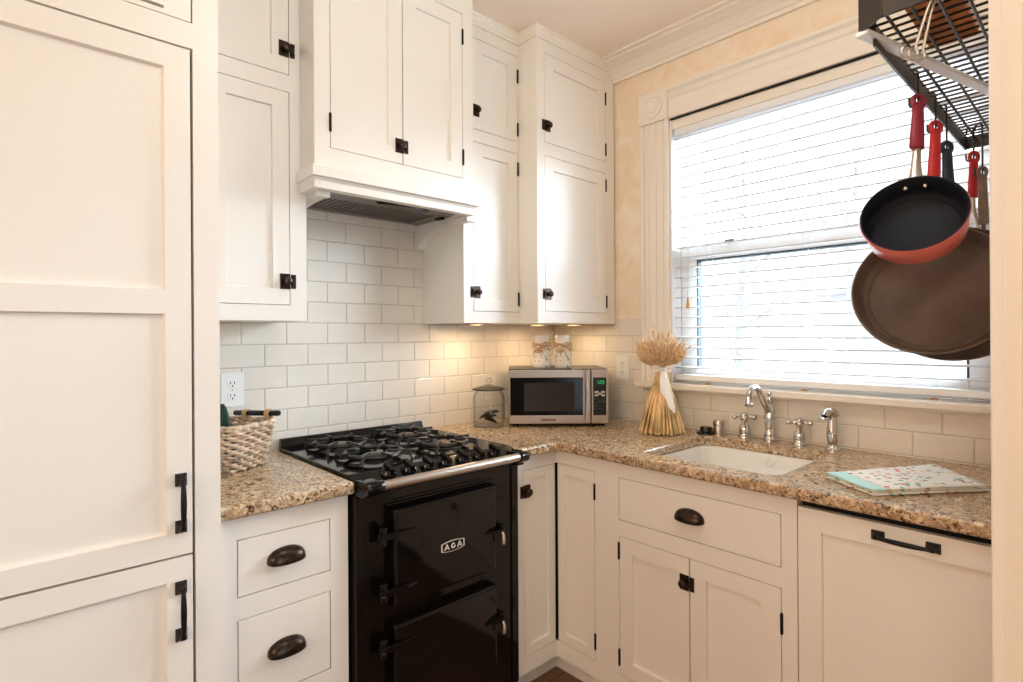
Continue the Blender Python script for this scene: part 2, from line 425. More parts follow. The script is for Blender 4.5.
tiles(plane_v(.0001), .823, 1.462, ZT, 1.80, 1.4156, ZT, 'trim_4')
ZW = .9962
tiles(plane_u(0), 0, .5600, .905, 1.387, 1.4279, ZW, 'trim_5')
tiles(plane_u(0), .5600, VR, .905, 1.076, 1.4279, ZW, 'trim_6')

# crown on the window wall
prof = [(0, 2.52), (.012, 2.52), (.012, 2.535), (.02, 2.54), (.028, 2.552), (.05, 2.572), (.078, 2.585), (.095, 2.590), (.095, 2.598), (.115, 2.600), (.115, H), (0, H)]
b = B(); b.prism(prof, lambda p, d: (p[0]-.007, d, p[1]), .40, VR); struct('trim_7', b, 'trim')

# ------------------------------------------------------------------ window
def wchild(name, b, m, parent, **k): return obj(name, b, m, parent, **k)
win = bpy.data.objects.new('window_1', None); COL.objects.link(win); win.location = W((0, 1.256, WZ0)); ORI['window_1'] = W((0, 1.256, WZ0)); win['kind'] = 'structure'
b = B()
# fluted side casings, plinth-to-block
for (c0, c1) in ((.5630, .7065), (1.8055, 1.925)):
    n = 4; w = (c1-c0)
    b.box(-.008, .014, c0, c1, 1.104, WZ1)
    b.box(.0, .022, c0, c0+.018, 1.104, WZ1); b.box(0, .022, c1-.018, c1, 1.104, WZ1)
    for k in range(3):
        x = c0+w*(k+1)/4; b.box(0, .019, x-.008, x+.008, 1.104, WZ1)
wchild('casing', b, 'trim', win, bevel=.002)
b = B(); b.box(-.008, .028, .5585, .705, WZ1, 2.398); b.lathe([(.05, 0), (.05, .006), (.042, .006), (.038, .002), (.026, .002), (.022, .006), (.001, .008)], (.028, .632, 2.33), (1, 0, 0), 28)
wchild('corner_block', b, 'trim', win, bevel=.0015)
b = B(); prof = [(-.008, WZ1), (.016, WZ1), (.02, 2.27), (.02, 2.30), (.016, 2.31), (.016, 2.345), (.022, 2.352), (.022, 2.372), (.034, 2.382), (.034, 2.395), (-.008, 2.395)]
b.prism(prof, lambda p, d: (p[0], d, p[1]), .706, 1.925); wchild('header', b, 'trim', win)
b = B(); b.box(-.145, .058, .545, VR-.002, 1.078, 1.104); wchild('stool', b, 'trim', win, bevel=.006, seg=3)
b = B(); b.box(0.0, .016, .565, VR-.002, 1.066, 1.078); wchild('apron', b, 'trim', win, bevel=.002)
b = B(); b.box(-.145, .010, WV0, WV0+.012, 1.104, WZ1); b.box(-.145, .010, WV1-.012, WV1, 1.104, WZ1); b.box(-.145, -.006, WV0, WV1, WZ1-.012, WZ1)
b.box(-.115, -.095, WV0+.012, WV0+.03, 1.104, WZ1-.012); b.box(-.115, -.095, WV1-.03, WV1-.012, 1.104, WZ1-.012)
wchild('jamb', b, 'sash', win, bevel=.001)
b = B(); b.box(-.056, .004, WV0, WV1, 2.213, WZ1-.0005); wchild('head_stop', b, 'trim', win, bevel=.002)
def sash(u0, u1, z0, z1, st, rt, rb):
    b = B(); frame(b, plane_u(u1), WV0+.014, WV1-.014, z0, z1, [(WV0+.014+st, WV1-.014-st, z0+rb, z1-rt)], u0-u1, 0)
    o = wchild('sash', b, 'sash', win, bevel=.003)
    g = B(); um = (u0+u1)/2; g.box(um-.002, um+.002, WV0+.014+st, WV1-.014-st, z0+rb, z1-rt); obj('pane', g, 'glass', o)
    return o
sash(-.13, -.1, 1.645, WZ1-.012, .055, .05, .05)
lo = sash(-.092, -.06, 1.106, 1.70, .075, .062, .058)
b = B(); b.box(-.0925, -.0595, .795, .800, 1.164, 1.638); b.box(-.0925, -.0595, 1.712, 1.717, 1.164, 1.638); b.box(-.0925, -.0595, .795, 1.717, 1.632, 1.638)
obj('glazing_gasket', b, mat('dark_gasket', (.25, .30, .32), .7), lo)
b = B(); b.box(-.06, -.045, .93, .97, 1.70, 1.708); obj('sash_lock', b, mat('grey_lock', (.35, .38, .45), .4, metal=.6), lo)

# blind
bl = thing('window_blind', (.0, 1.256, 1.115), 'white horizontal slat blind hanging open across the bright window', 'blind')
BV0, BV1 = .727, 1.787
b = B(); b.box(-.048, .004, BV0, BV1, 2.180, 2.212); obj('headrail', b, 'slat', bl, bevel=.003)
b = B(); eb = B(); zt = 2.165; pitch = .0432; z = zt; ks = 0
while z > 1.16:
    rings = []
    for k in range(7):
        s_ = -1+2*k/6; rings.append([(-.022+s_*.0245, vv, z+.003*(1-s_*s_)+.0014*tt) for vv, tt in ((BV0, -1), (BV1, -1), (BV1, 1), (BV0, 1))])
    b.loops(rings); eb.box(.0024, .0040, BV0, BV1, z-.0028, z+.0020); z -= pitch
so = obj('slat', b, 'slat', bl, label='rows of thin white slats, tilted open'); obj('slat_edge_shade', eb, 'cord', so)  # edge strips carry the shade of the slat fronts as grey colour
b = B(); b.box(-.046, .002, BV0, BV1, 1.117, 1.141); obj('bottom_rail', b, 'blind', bl, bevel=.004)
for lv in (.875, 1.2536, 1.6375):
    b = B()
    for uu in (-.048, .004): b.tube([(uu, lv, 2.18), (uu, lv, 1.14)], .0007, 5)
    obj('ladder_cord', b, 'cord', bl)
b = B(); b.tube([(.009, .79, 2.18), (.009, .789, 1.46)], .0009, 5); b.tube([(.009, .797, 2.18), (.009, .793, 1.46)], .0009, 5); pc = obj('pull_cord', b, 'cord', bl)
b = B(); b.lathe([(.002, .05), (.004, .045), (.010, .01), (.008, 0)], (.009, .791, 1.425), (0, 0, 1), 12); obj('tassel', b, 'raffia', pc, smooth=True, label='small tan wooden tassel')
for lv in (.878, 1.2565, 1.64):
    b = B(); b.box(.0, .012, lv-.010, lv+.010, 1.104, 1.109); b.tube([(.003, lv, 1.108), (.003, lv, 1.117)], .0012, 5); obj('hold_down', b, 'raffia', bl)
b = B(); b.tube([(.0085, .7075, 2.2560), (.0085, 1.805, 2.2560)], .0042, 8); tag(obj('curtain_rod', b, 'iron'), 'thin black rod running along the underside of the window header', 'rod')

# ------------------------------------------------------------------ tall cabinet at the left
PT = plane_v(.62)
tall = thing('tall_cabinet', (2.12, .31, 0), 'tall cream cabinet with two big panelled doors filling the left edge', 'cabinet')
TL = 2.47
doors = [(1.8537, 2.42, .832, 1.969), (1.8537, 2.42, .16, .830)]
b = B(); frame(b, PT, 1.80, TL, .09, H, [(1.8525, 2.42, .16, .831), (1.8525, 2.42, .831, 1.9695), (1.8525, 2.42, 2.027, 2.33)]); shell(b, 1.80, TL, 0.0, .6005, .09, H); b.box(1.80, TL, .0, .54, 0, .09)
obj('body', b, 'paint', tall)
d = obj('door', shaker(PT, 1.8560, 2.42, .831, 1.967, .0505, [(1.370, 1.423)], rec=.011, bead=.008), 'paint', tall); add_bar(PT, 1.881, .949, .134, d)
d = obj('door', shaker(PT, 1.8560, 2.42, .16, .830, .0505, rec=.011, bead=.008), 'paint', tall); add_bar(PT, 1.882, .7095, .134, d)
b = B(); slots = [(1.908, 2.36, 2.040+.024*k, 2.047+.024*k) for k in range(10)]
frame(b, PT, 1.8537+G, 2.42-G, 2.027+G, 2.33-G, slots, -.016, 0); obj('grille', b, 'paint', tall, label='slotted vent panel')
b = B()
for s_ in slots: pbox(b, PT, s_[0]-.004, s_[1]+.004, s_[2]-.003, s_[3]+.003, -.0185, -.0165)
obj('grille_backing', b, 'darkgap', tall)

# ------------------------------------------------------------------ upper cabinets
ZB = 1.366; ZTOP = 2.575
def upper(name, a0, a1, vf, zb, holes, label, ztop=ZTOP, crown=.03, hmat='paint'):
    P = plane_v(vf)
    t = thing(name, ((a0+a1)/2, vf/2, zb), label, 'cabinet')
    b = B(); frame(b, P, a0, a1, zb, ztop, holes); shell(b, a0, a1, .001, vf-.0195, zb+.0, ztop)
    obj('body', b, 'paint', t)
    return P, t
def crown(a0, a1, vf, t, left=True, right=True, pr=.035, z0=ZTOP, m='trim'):
    b = B(); l_ = pr if left else 0; r_ = pr if right else 0
    pf = [(0, z0-.012), (.006, z0-.012), (.006, z0), (pr*.55, z0+.004), (pr*.7, z0+.016), (pr-.003, z0+.022), (pr, z0+.026), (pr, H), (0, H)]
    rings = [[(a1+(p[0] if left else 0), .002, p[1]) for p in pf], [(a1+(p[0] if left else 0), vf+p[0], p[1]) for p in pf], [(a0-(p[0] if right else 0), vf+p[0], p[1]) for p in pf], [(a0-(p[0] if right else 0), .002, p[1]) for p in pf]]
    b.loops(rings)
    return obj('crown', b, m, t)

VM, VC = .29, .40
# left
P, t = upper('wall_cabinet', 1.4587, 1.7985, VM, ZB, [(1.5105, 1.745, 1.414, 2.0785), (1.5105, 1.745, 2.1305, 2.515)], 'left cream upper cabinet hung between the tall cabinet and the hood cabinet')
d = obj('door', shaker(P, 1.5105, 1.745, 1.414, 2.0785, .05), 'paint', t); add_latch(P, 1.5215, 1.488, -1, d)
d = obj('door', shaker(P, 1.5105, 1.745, 2.1305, 2.515, .05), 'paint', t); add_latch(P, 1.5215, 2.209, -1, d)
crown(1.4587, 1.7985, VM, t, False, False, pr=.016)
# middle
P, t = upper('wall_cabinet', .5275, .830, VM, ZB, [(.534, .781, 1.413, 2.0965), (.534, .781, 2.1465, 2.515)], 'middle cream upper cabinet just right of the hood')
for z0, z1, zl, hz in ((1.413, 2.0965, 1.4905, (1.47, 2.03)), (2.1465, 2.515, 2.2225, (2.20, 2.43))):
    d = obj('door', shaker(P, .534, .781, z0, z1, .05), 'paint', t); add_latch(P, .7685, zl, 1, d)
    for hh in hz: add_hinge(P, .534, hh, d)
crown(.5275+.002, .830, VM, t, False, False, pr=.016)
# corner
P, t = upper('wall_cabinet', .002, .527, VC, ZB, [(.0655, .4815, 1.4155, 2.0775), (.0655, .4815, 2.132, 2.511)], 'right-hand cream upper cabinet standing forward in the corner beside the window')
for z0, z1, zl, hz in ((1.4155, 2.0775, 1.4895, (1.47, 2.02)), (2.132, 2.511, 2.204, (2.19, 2.43))):
    d = obj('door', shaker(P, .0655, .4815, z0, z1, .055), 'paint', t); add_latch(P, .4685, zl, 1, d)
    for hh in hz: add_hinge(P, .0655, hh, d)
crown(.02, .527, VC, t, True, False, pr=.014)
# hood cabinet
HU0, HU1 = .866, 1.478
PH = plane_v(VC)
t = thing('hood_cabinet', (1.17, .2, 1.77), 'cream hood cabinet projecting over the range with double doors and mantel', 'cabinet')
b = B(); frame(b, PH, HU0, HU1, 1.835, 2.575, [(.915, 1.1705, 1.896, 2.506), (1.1705, 1.428, 1.896, 2.506)]); shell(b, HU0, HU1, VM+.001, VC-.0195, 1.835, 2.575); b.box(.83, 1.455, .002, VM+.001, 1.835, 2.575)
obj('body', b, 'paint', t)
d = obj('door', shaker(PH, 1.1705, 1.428, 1.896, 2.506, .052), 'paint', t); add_hinge(PH, 1.428, 1.975, d); add_hinge(PH, 1.428, 2.42, d)
add_latch(PH, 1.1795, 1.957, -1, d)
d = obj('door', shaker(PH, .915, 1.1705, 1.896, 2.506, .052), 'paint', t); add_hinge(PH, .915, 1.975, d); add_hinge(PH, .915, 2.42, d)
# mantel shelf + frieze
b = B()
def uloop(pf, a0, a1, vf, vback, k=.62):
    return [[(a1+p[0]*k, vback, p[1]) for p in pf], [(a1+p[0]*k, vf+p[0], p[1]) for p in pf], [(a0-p[0]*k, vf+p[0], p[1]) for p in pf], [(a0-p[0]*k, vback, p[1]) for p in pf]]
b.loops(uloop([(-.002, 1.800), (.022, 1.800), (.022, 1.828), (.016, 1.834), (-.002, 1.837)], HU0, HU1, VC, VM+.001))
obj('mantel', b, 'paint', t)
b = B(); b.loops(uloop([(-.03, 1.768), (.003, 1.768), (.003, 1.790), (.008, 1.800), (-.03, 1.800)], HU0, HU1, VC, VM+.001)); obj('frieze', b, 'paint', t)
# corbels carrying the hood
for (c0, c1) in ((.8265, .871), (1.4135, 1.458)):
    poly = [(.001, 1.80), (.001, 1.683), (.03, 1.683), (.036, 1.70)]
    for k in range(9):
        q = PI/2*k/8; poly.append((.036+.27*math.sin(q)*1.0, 1.70+.066*(1-math.cos(q))))
    poly = [(.001, 1.80), (.001, 1.683), (.028, 1.683)]
    for k in range(10):
        q = PI/2*k/9; poly.append((.034+.30*(1-math.cos(q)), 1.69+.068*math.sin(q)))
    poly += [(.345, 1.752), (.365, 1.752), (.365, 1.80)]
    b = B(); b.prism(poly, lambda p, d: (d, p[0], p[1]), c0, c1); obj('corbel', b, 'paint', t)
# steel insert
t = thing('range_hood', (1.14, .2, 1.775), 'grey steel vent hood insert set under the cream hood cabinet', 'range hood')
b = B(); frame(b, lambda a, z, d: (a, z, 1.782+d), .873, 1.411, .03, .368, [(.93, 1.36, .06, .24)], 0, .05); obj('housing', b, 'hoodsteel', t, bevel=.003)
b = B()
for k in range(22):
    a = .935+.42*k/21; b.box(a-.006, a+.006, .062, .238, 1.788, 1.794)
obj('filter', b, 'hoodsteel', t, label='slotted grease filter')
b = B(); b.box(.925, 1.365, .055, .245, 1.800, 1.806); obj('filter_backing', b, 'darkgap', t)
b = B(); b.lathe([(.001, 0), (.05, 0), (.055, .006), (.055, .01)], (1.11, .30, 1.774), (0, 0, 1), 24); bmesh.ops.scale(b.bm, vec=(2.0, .45, 1), space=Matrix.Translation((1.11, .30, 0)), verts=b.bm.verts)
obj('control_panel', b, 'blackplastic', t, label='black oval control strip')
b = B(); b.box(.885, .905, .20, .24, 1.774, 1.782); obj('switch', b, 'blackplastic', t)

# ------------------------------------------------------------------ base cabinets
PV, PU = plane_v(VB), plane_u(UB)
ZC0 = .881
def toe(b, P, a0, a1, dep): pass
t = thing('drawer_cabinet', (1.63, .29, 0), 'cream base cabinet with stacked drawers, left of the black range', 'cabinet')
hs = [(1.5168, 1.754, .680, .822), (1.5168, 1.754, .413, .6255), (1.5168, 1.754, .145, .36)]
b = B(); frame(b, PV, 1.466, 1.7985, .09, ZC0, hs); shell(b, 1.466, 1.7985, .0, VB-.0195, .09, ZC0); b.box(1.466, 1.7985, .0, VB-.07, 0, .09); obj('body', b, 'paint', t)
for h_, zz in zip(hs, (.7595, .5255, .26)):
    d = obj('drawer', slab(PV, *h_), 'paint', t, bevel=.001); add_cup(PV, 1.6365, zz, d)
t = thing('corner_cabinet', (.45, .45, 0), 'cream corner base cabinet with two narrow doors meeting right of the range', 'cabinet')
h1 = (.622, .7885, .150, .826); h2 = (.5945, .768, .150, .829)
b = B()
frame(b, PV, UB, .832, .09, ZC0, [(UB-.01, .7885, .150, .828)]); frame(b, PU, VB, .80, .09, ZC0, [(VB-.01, .768, .150, .829)])
shell(b, .002, .832, .002, VB-.0195, .09, ZC0); shell(b, .002, UB-.0195, VB-.0195, .80, .09, ZC0, 'u')
b.box(.002, .832, .002, VB-.06, 0, .09); b.box(.002, UB-.06, VB-.06, .80, 0, .09)
obj('body', b, 'paint', t)
d = obj('door', shaker(PV, .6215, .7885, .150, .828, .034), 'paint', t); add_latch(PV, .7775, .749, 1, d)
d = obj('door', shaker(PU, .5870, .768, .150, .829, .036), 'paint', t)
for hh in (.22, .755): add_hinge(PU, .768, hh, d)
b = B(); b.box(.6165, .6215, VB-.019, VB-.006, .152, .827); b.box(UB-.019, UB-.006, VB+.0005, .5870, .152, .827); b.box(UB-.019, .6215, VB-.019, VB-.006, .152, .827); obj('corner_gap_shade', b, 'darkgap', t, label='dark strips painted as the shade where the two doors meet')  # near-black strips stand in for the shade inside the corner gap
t = thing('sink_cabinet', (.31, 1.127, 0), 'cream sink base cabinet under the window with one wide drawer front', 'cabinet')
b = B(); frame(b, PU, .80, 1.4535, .09, ZC0, [(.8735, 1.413, .681, .827), (.8735, 1.1385, .150, .6265), (1.1385, 1.413, .150, .6265)])
shell(b, .002, UB-.0195, .80, 1.4535, .09, .66, 'u'); b.box(.002, UB-.06, .80, 1.4535, 0, .09); b.box(UB-.03, UB-.0205, .80, 1.4535, .66, ZC0); b.box(.002, UB-.03, .80, .815, .66, ZC0); b.box(.002, UB-.03, 1.44, 1.4535, .66, ZC0)
obj('body', b, 'paint', t)
d = obj('drawer_front', slab(PU, .8735, 1.413, .681, .827), 'paint', t, bevel=.001); add_cup(PU, 1.141, .7605, d)
d = obj('door', shaker(PU, .8735, 1.1385, .150, .6265, .052), 'paint', t)
for hh in (.21, .575): add_hinge(PU, .8735, hh, d)
add_latch(PU, 1.1265, .5475, 1, d)
d = obj('door', shaker(PU, 1.1385, 1.413, .150, .6265, .052), 'paint', t)
for hh in (.21, .53): add_hinge(PU, 1.413, hh, d)
t = thing('dishwasher', (.3, 1.69, 0), 'cream panelled dishwasher front under the counter at the right edge', 'dishwasher')
b = B(); b.box(.02, UB-.025, 1.458, VR-.002, .02, .875); obj('body', b, 'darkgap', t)
d = obj('panel', shaker(plane_u(UB+.004), 1.4555, VR-.002, .10, .862, .0565), 'paint', t); add_bar(plane_u(UB+.004), 1.694, .831, .138, d, vertical=False)
b = B(); b.box(.5, UB-.06, 1.458, VR-.002, .0, .095); obj('toe_kick', b, 'paint', t)

# ------------------------------------------------------------------ countertops
def arc(cx, cy, r, a0, a1, n=6): return [(cx+r*math.cos(math.radians(a0+(a1-a0)*k/n)), cy+r*math.sin(math.radians(a0+(a1-a0)*k/n))) for k in range(n+1)]
def counter(name, outer, hole, label):
    b = B(); bm = b.bm; edges = []
    for loop in [outer]+([hole] if hole else []):
        vs = [bm.verts.new(W((p[0], p[1], .915))) for p in loop]
        edges += [bm.edges.new((vs[i], vs[(i+1) % len(vs)])) for i in range(len(vs))]
    bmesh.ops.triangle_fill(bm, use_beauty=True, use_dissolve=False, edges=edges)
    r = bmesh.ops.extrude_face_region(bm, geom=list(bm.faces))
    bmesh.ops.translate(bm, vec=(0, 0, -.034), verts=[g for g in r['geom'] if isinstance(g, bmesh.types.BMVert)])
    o = obj(name, b, 'granite', bevel=.009, seg=3, angle=50)
    return tag(o, label, 'countertop')
UF, VF = .646, .611
counter('countertop', [(1.457, .001), (1.7985, .001), (1.7985, VF), (1.457, VF)], None, 'short speckled granite countertop left of the range, under the basket')
outer = [(.001, .001), (.838, .001), (.838, VF)]+[(UF+.012, VF)]+arc(UF+.012, VF+.012, .012, 270, 180, 4)[1:]+[(UF, VR-.002), (.001, VR-.002)]
SU0, SU1, SV0, SV1 = .130, .564, .932, 1.380
hole = arc(SU0+.05, SV0+.05, .05, 180, 270)+arc(SU1-.03, SV0+.03, .03, 270, 360)+arc(SU1-.05, SV1-.05, .05, 0, 90)+arc(SU0+.05, SV1-.05, .05, 90, 180)
counter('countertop', outer, hole, 'long L-shaped speckled granite countertop running from the range under the window')
# sink
t = thing('sink', ((SU0+SU1)/2, (SV0+SV1)/2, .68), 'white undermount sink basin set in the granite countertop', 'sink')
def rr(x0, x1, y0, y1, r, z, n=5):
    return [(p[0], p[1], z) for p in arc(x0+r, y0+r, r, 180, 270, n)+arc(x1-r, y0+r, r, 270, 360, n)+arc(x1-r, y1-r, r, 0, 90, n)+arc(x0+r, y1-r, r, 90, 180, n)]
b = B(); o_ = .006
b.loops([rr(SU0-.03, SU1+.028, SV0-.03, SV1+.03, .06, .8805), rr(SU0-o_, SU1+o_, SV0-o_, SV1+o_, .05, .8805), rr(SU0-o_+.006, SU1+o_-.006, SV0-o_+.006, SV1+o_-.006, .05, .874), rr(SU0+.012, SU1-.012, SV0+.012, SV1-.012, .06, .745), rr(SU0+.045, SU1-.045, SV0+.045, SV1-.045, .06, .715), rr(SU0+.15, SU1-.15, SV0+.15, SV1-.15, .06, .708)], cap0=False)
b.loops([rr(SU0-.03, SU1+.028, SV0-.03, SV1+.03, .06, .8805), rr(SU0-.03, SU1+.028, SV0-.03, SV1+.03, .06, .87), rr(SU0, SU1, SV0, SV1, .06, .70)], cap0=False)
obj('basin', b, 'porcelain', t, smooth=True)
b = B(); b.lathe([(.001, .003), (.012, .003), (.026, .005), (.04, .004), (.043, .0)], ((SU0+SU1)/2-.03, (SV0+SV1)/2, .709), (0, 0, 1), 24); obj('drain', b, 'chrome', t, smooth=True)
b = B(); b.lathe([(.017, 0), (.017, .003), (.013, .004), (.011, .001), (.001, .001)], (SU0+.0035, 1.182, .853), (1, 0, .08), 22); obj('overflow', b, 'porcelain', t, smooth=True)

# ------------------------------------------------------------------ faucet set
ZC = .915
fu, fv = .052, 1.150
t = thing('faucet', (fu, fv, ZC), 'polished curved spout faucet standing behind the sink', 'faucet')
b = B(); b.lathe([(.026, 0), (.026, .006), (.021, .010), (.020, .016), (.0215, .022), (.0185, .03), (.0185, .078), (.021, .083), (.021, .09), (.0185, .096), (.0185, .112), (.016, .122), (.011, .13), (.0085, .14), (.012, .147), (.0125, .155), (.008, .163), (.0065, .166), (.0105, .172), (.0115, .179), (.008, .187), (.001, .190)], (fu, fv, ZC), (0, 0, 1), 24)
obj('body', b, 'nickel', t, smooth=True)
b = B(); sp = [(fu+.004, fv, 1.020), (fu+.03, fv-.003, 1.050), (fu+.055, fv-.006, 1.085), (fu+.075, fv-.009, 1.110), (fu+.098, fv-.012, 1.122), (fu+.120, fv-.014, 1.118), (fu+.134, fv-.016, 1.100), (fu+.138, fv-.017, 1.080), (fu+.138, fv-.017, 1.062)]
b.tube(sp, [.012, .0125, .0125, .0115, .0105, .0105, .010, .010, .0125], 14)
b.lathe([(.010, .0), (.0145, .002), (.0145, .012), (.010, .016)], (fu+.138, fv-.017, 1.052), (0, 0, 1), 16)
obj('spout', b, 'nickel', t, smooth=True)
def cross_tap(u, v, label, ang):
    t = thing('tap_handle', (u, v, ZC), label, 'tap', 'cross taps either side of the spout')
    b = B(); b.lathe([(.024, 0), (.024, .005), (.019, .012), (.0195, .02), (.021, .028), (.018, .042), (.012, .054), (.010, .060), (.0125, .064), (.0125, .068), (.009, .072)], (u, v, ZC), (0, 0, 1), 20)
    obj('valve', b, 'nickel', t, smooth=True)
    b = B(); b.lathe([(.011, .066), (.015, .070), (.015, .088), (.011, .094), (.004, .098)], (u, v, ZC), (0, 0, 1), 16)
    for k in range(4):
        a = ang+k*PI/2; dx, dy = math.cos(a), math.sin(a)
        b.tube([(u+dx*r, v+dy*r, ZC+.079) for r in (.006, .018, .026, .030, .036, .042, .046)], [.0055, .0048, .0048, .0085, .0095, .0075, .002], 10)
    obj('cross_handle', b, 'nickel', t, smooth=True)
cross_tap(.058, 1.056, 'polished cross-handle tap left of the curved spout', .5)
cross_tap(.052, 1.255, 'polished cross-handle tap right of the curved spout', .35)
u, v = .072, 1.370
t = thing('side_sprayer', (u, v, ZC), 'polished side sprayer standing at the right of the taps', 'sprayer')
b = B(); b.lathe([(.026, 0), (.026, .005), (.019, .010), (.017, .018)], (u, v, ZC), (0, 0, 1), 20); obj('base', b, 'nickel', t, smooth=True)
b = B(); b.lathe([(.013, .018), (.0165, .03), (.019, .05), (.019, .065), (.0165, .085), (.0135, .105), (.013, .115)], (u, v, ZC), (0, 0, 1), 20); obj('grip', b, 'nickel', t, smooth=True)
b = B(); b.tube([(u-.004, v+.01, ZC+.115), (u, v+.004, ZC+.126), (u+.012, v-.010, ZC+.134), (u+.03, v-.014, ZC+.130), (u+.036, v-.016, ZC+.120)], [.013, .016, .018, .017, .013], 16); b.lathe([(.016, 0), (.018, .006), (.016, .01)], (u+.036, v-.016, ZC+.106), (0, 0, 1), 16)
obj('spray_head', b, 'nickel', t, smooth=True)
u, v = .085, .912
t = thing('sink_stopper', (u, v, ZC), 'flat black rubber sink stopper on the counter beside the wheat sheaf', 'stopper')
b = B(); b.lathe([(.034, 0), (.038, .003), (.036, .007), (.026, .010), (.019, .012)], (u, v, ZC), (0, 0, 1), 24); obj('flange', b, 'blackplastic', t, smooth=True)
b = B(); b.lathe([(.024, .011), (.0225, .024), (.020, .028), (.001, .028)], (u, v, ZC), (0, 0, 1), 24); obj('knob', b, 'blackplastic', t, smooth=True)
u, v = .058, .952
t = thing('air_gap', (u, v, ZC), 'short chrome cylinder cap standing beside the black sink stopper', 'cap')
b = B(); b.lathe([(.026, 0), (.026, .004), (.0215, .006), (.0215, .05), (.019, .055), (.001, .056)], (u, v, ZC), (0, 0, 1), 24); obj('cover', b, 'steel', t, smooth=True)
b = B(); b.lathe([(.0222, .036), (.0226, .038), (.0226, .041), (.0222, .043)], (u, v, ZC), (0, 0, 1), 24, cap0=False, cap1=False); obj('ring', b, 'chrome', t, smooth=True)
#PART2
# ------------------------------------------------------------------ range
t = thing('range', (1.15, .31, 0), 'glossy black cast iron range with gas hob set between the cream cabinets', 'stove')
RL, RR = 1.455, .839
b = B(); b.box(RR, RL, .03, .585, .02, .885); b.box(RR+.0, RL, .585, .60, .09, .872); obj('body', b, 'enamel', t, bevel=.004)
for x_ in (RL-.030, RR):
    b = B(); b.box(x_, x_+.03, .60, .606, .10, .868); obj('side_trim', b, 'enamel', t, bevel=.002)
b = B(); b.box(RR+.02, RL-.02, .05, .55, 0, .02); obj('plinth', b, 'blackplastic', t)
b = B(); b.box(RR-.001, RL, .032, .56, .890, .9245); b.loops([[(RR-.001, .56, .890), (RL, .56, .890), (RL, .56, .9245), (RR-.001, .56, .9245)], [(RR-.001, .645, .880), (RL, .645, .880), (RL, .645, .898), (RR-.001, .645, .898)]]); hob = obj('hob_top', b, 'enamel', t, bevel=.003)
b = B(); b.prism([(.003, .915), (.003, .951), (.018, .951), (.030, .93), (.034, .915)], lambda p, d: (d, p[0], p[1]), .851, 1.446); obj('backguard', b, 'enamel', t, bevel=.003)
# burners and pan supports
for (bu, bv, br) in ((1.295, .18, .046), (1.295, .415, .038), (1.025, .18, .038), (1.025, .415, .046)):
    b = B(); b.lathe([(br+.022, .0), (br+.02, .004), (br+.004, .008), (br, .012)], (bu, bv, .924), (0, 0, 1), 28); bn = obj('burner', b, 'castiron', t, smooth=True)
    b = B(); b.lathe([(br-.004, .009), (br-.002, .013), (br-.008, .016), (br*.4, .0165), (.001, .016)], (bu, bv, .924), (0, 0, 1), 28); obj('burner_cap', b, 'castiron', bn, smooth=True)
    b = B(); b.lathe([(br*.55, .0162), (br*.5, .0175), (.001, .018)], (bu, bv, .924), (0, 0, 1), 24); obj('burner_disc', b, mat('burner_metal', (.42, .36, .30), .35, metal=.8) if not bpy.data.materials.get('burner_metal') else bpy.data.materials['burner_metal'], bn, smooth=True, label='dull metal disc on the burner')
for (g0, g1) in ((1.165, 1.425), (.895, 1.155)):
    b = B(); zt = .946; cu_ = (g0+g1)/2
    for bv in (.180, .415):
        b.tube([(cu_+.088*math.cos(a), bv+.088*math.sin(a), zt-.003) for a in [2*PI*k/32 for k in range(32)]], .0085, 8, closed=True)
        for k in range(8):
            a = k*PI/4; c_, s_ = math.cos(a), math.sin(a)
            b.obox((cu_+c_*.083, bv+s_*.083, zt+.003), (c_, s_, 0), (-s_, c_, 0), (0, 0, 1), .078 if k % 2 else .066, .0068, .010)
        for k in range(4):
            a = PI/4+k*PI/2; c_, s_ = math.cos(a), math.sin(a)
            b.tube([(cu_+c_*.09, bv+s_*.09, zt-.002), (cu_+c_*.120, bv+s_*.120, zt-.006), (cu_+c_*.126, bv+s_*.126, .925)], .0065, 6)
    b.tube([(cu_, .262, zt-.003), (cu_, .333, zt-.003)], .007, 6)
    obj('pan_support', b, 'castiron', t, bevel=.0012, angle=50)
# knobs on the sloping fascia
kn = Vector((0, .30, .95)).normalized()
for k in range(7):
    u_ = 1.343-k*.0675
    c = Vector((u_, .590, .9150))
    b = B(); b.lathe([(.024, 0), (.024, .003), (.021, .006), (.020, .013), (.017, .015), (.001, .015)], c, kn, 20)
    ax = kn; ay = Vector((0, .95, -.30)); az = Vector((1, 0, 0))
    b.obox(c+kn*.016, az, ay, ax, .015, .046, .018)
    obj('knob', b, 'enamel', t, bevel=.001, angle=50)
# towel rail and its brackets
b = B(); b.lathe([(.0135, 0), (.0135, .512)], (.893, .665, .905), (1, 0, 0), 20); obj('rail', b, 'steel', t, smooth=True, label='brushed steel front rail')
for (x0, x1, c0, c1) in ((1.412, 1.454, 1.402, 1.456), (.852, .890, .874, .893)):
    b = B(); b.loops([[(x0, .60, .872), (x1, .60, .872), (x1, .60, .918), (x0, .60, .918)], [(x0, .640, .874), (x1, .640, .874), (x1, .640, .920), (x0, .640, .920)], [(x0, .672, .888), (x1, .672, .888), (x1, .672, .918), (x0, .672, .918)], [(x0, .680, .896), (x1, .680, .896), (x1, .680, .912), (x0, .680, .912)]])
    b.lathe([(.0155, 0), (.0175, .003), (.0175, c1-c0-.003), (.0155, c1-c0)], (c0, .665, .905), (1, 0, 0), 18)
    obj('rail_bracket', b, 'enamel', t, bevel=.003, angle=50)
b = B(); b.box(.842, .885, .60, .640, .868, .876); obj('catch_plate', b, 'iron', t, bevel=.002)
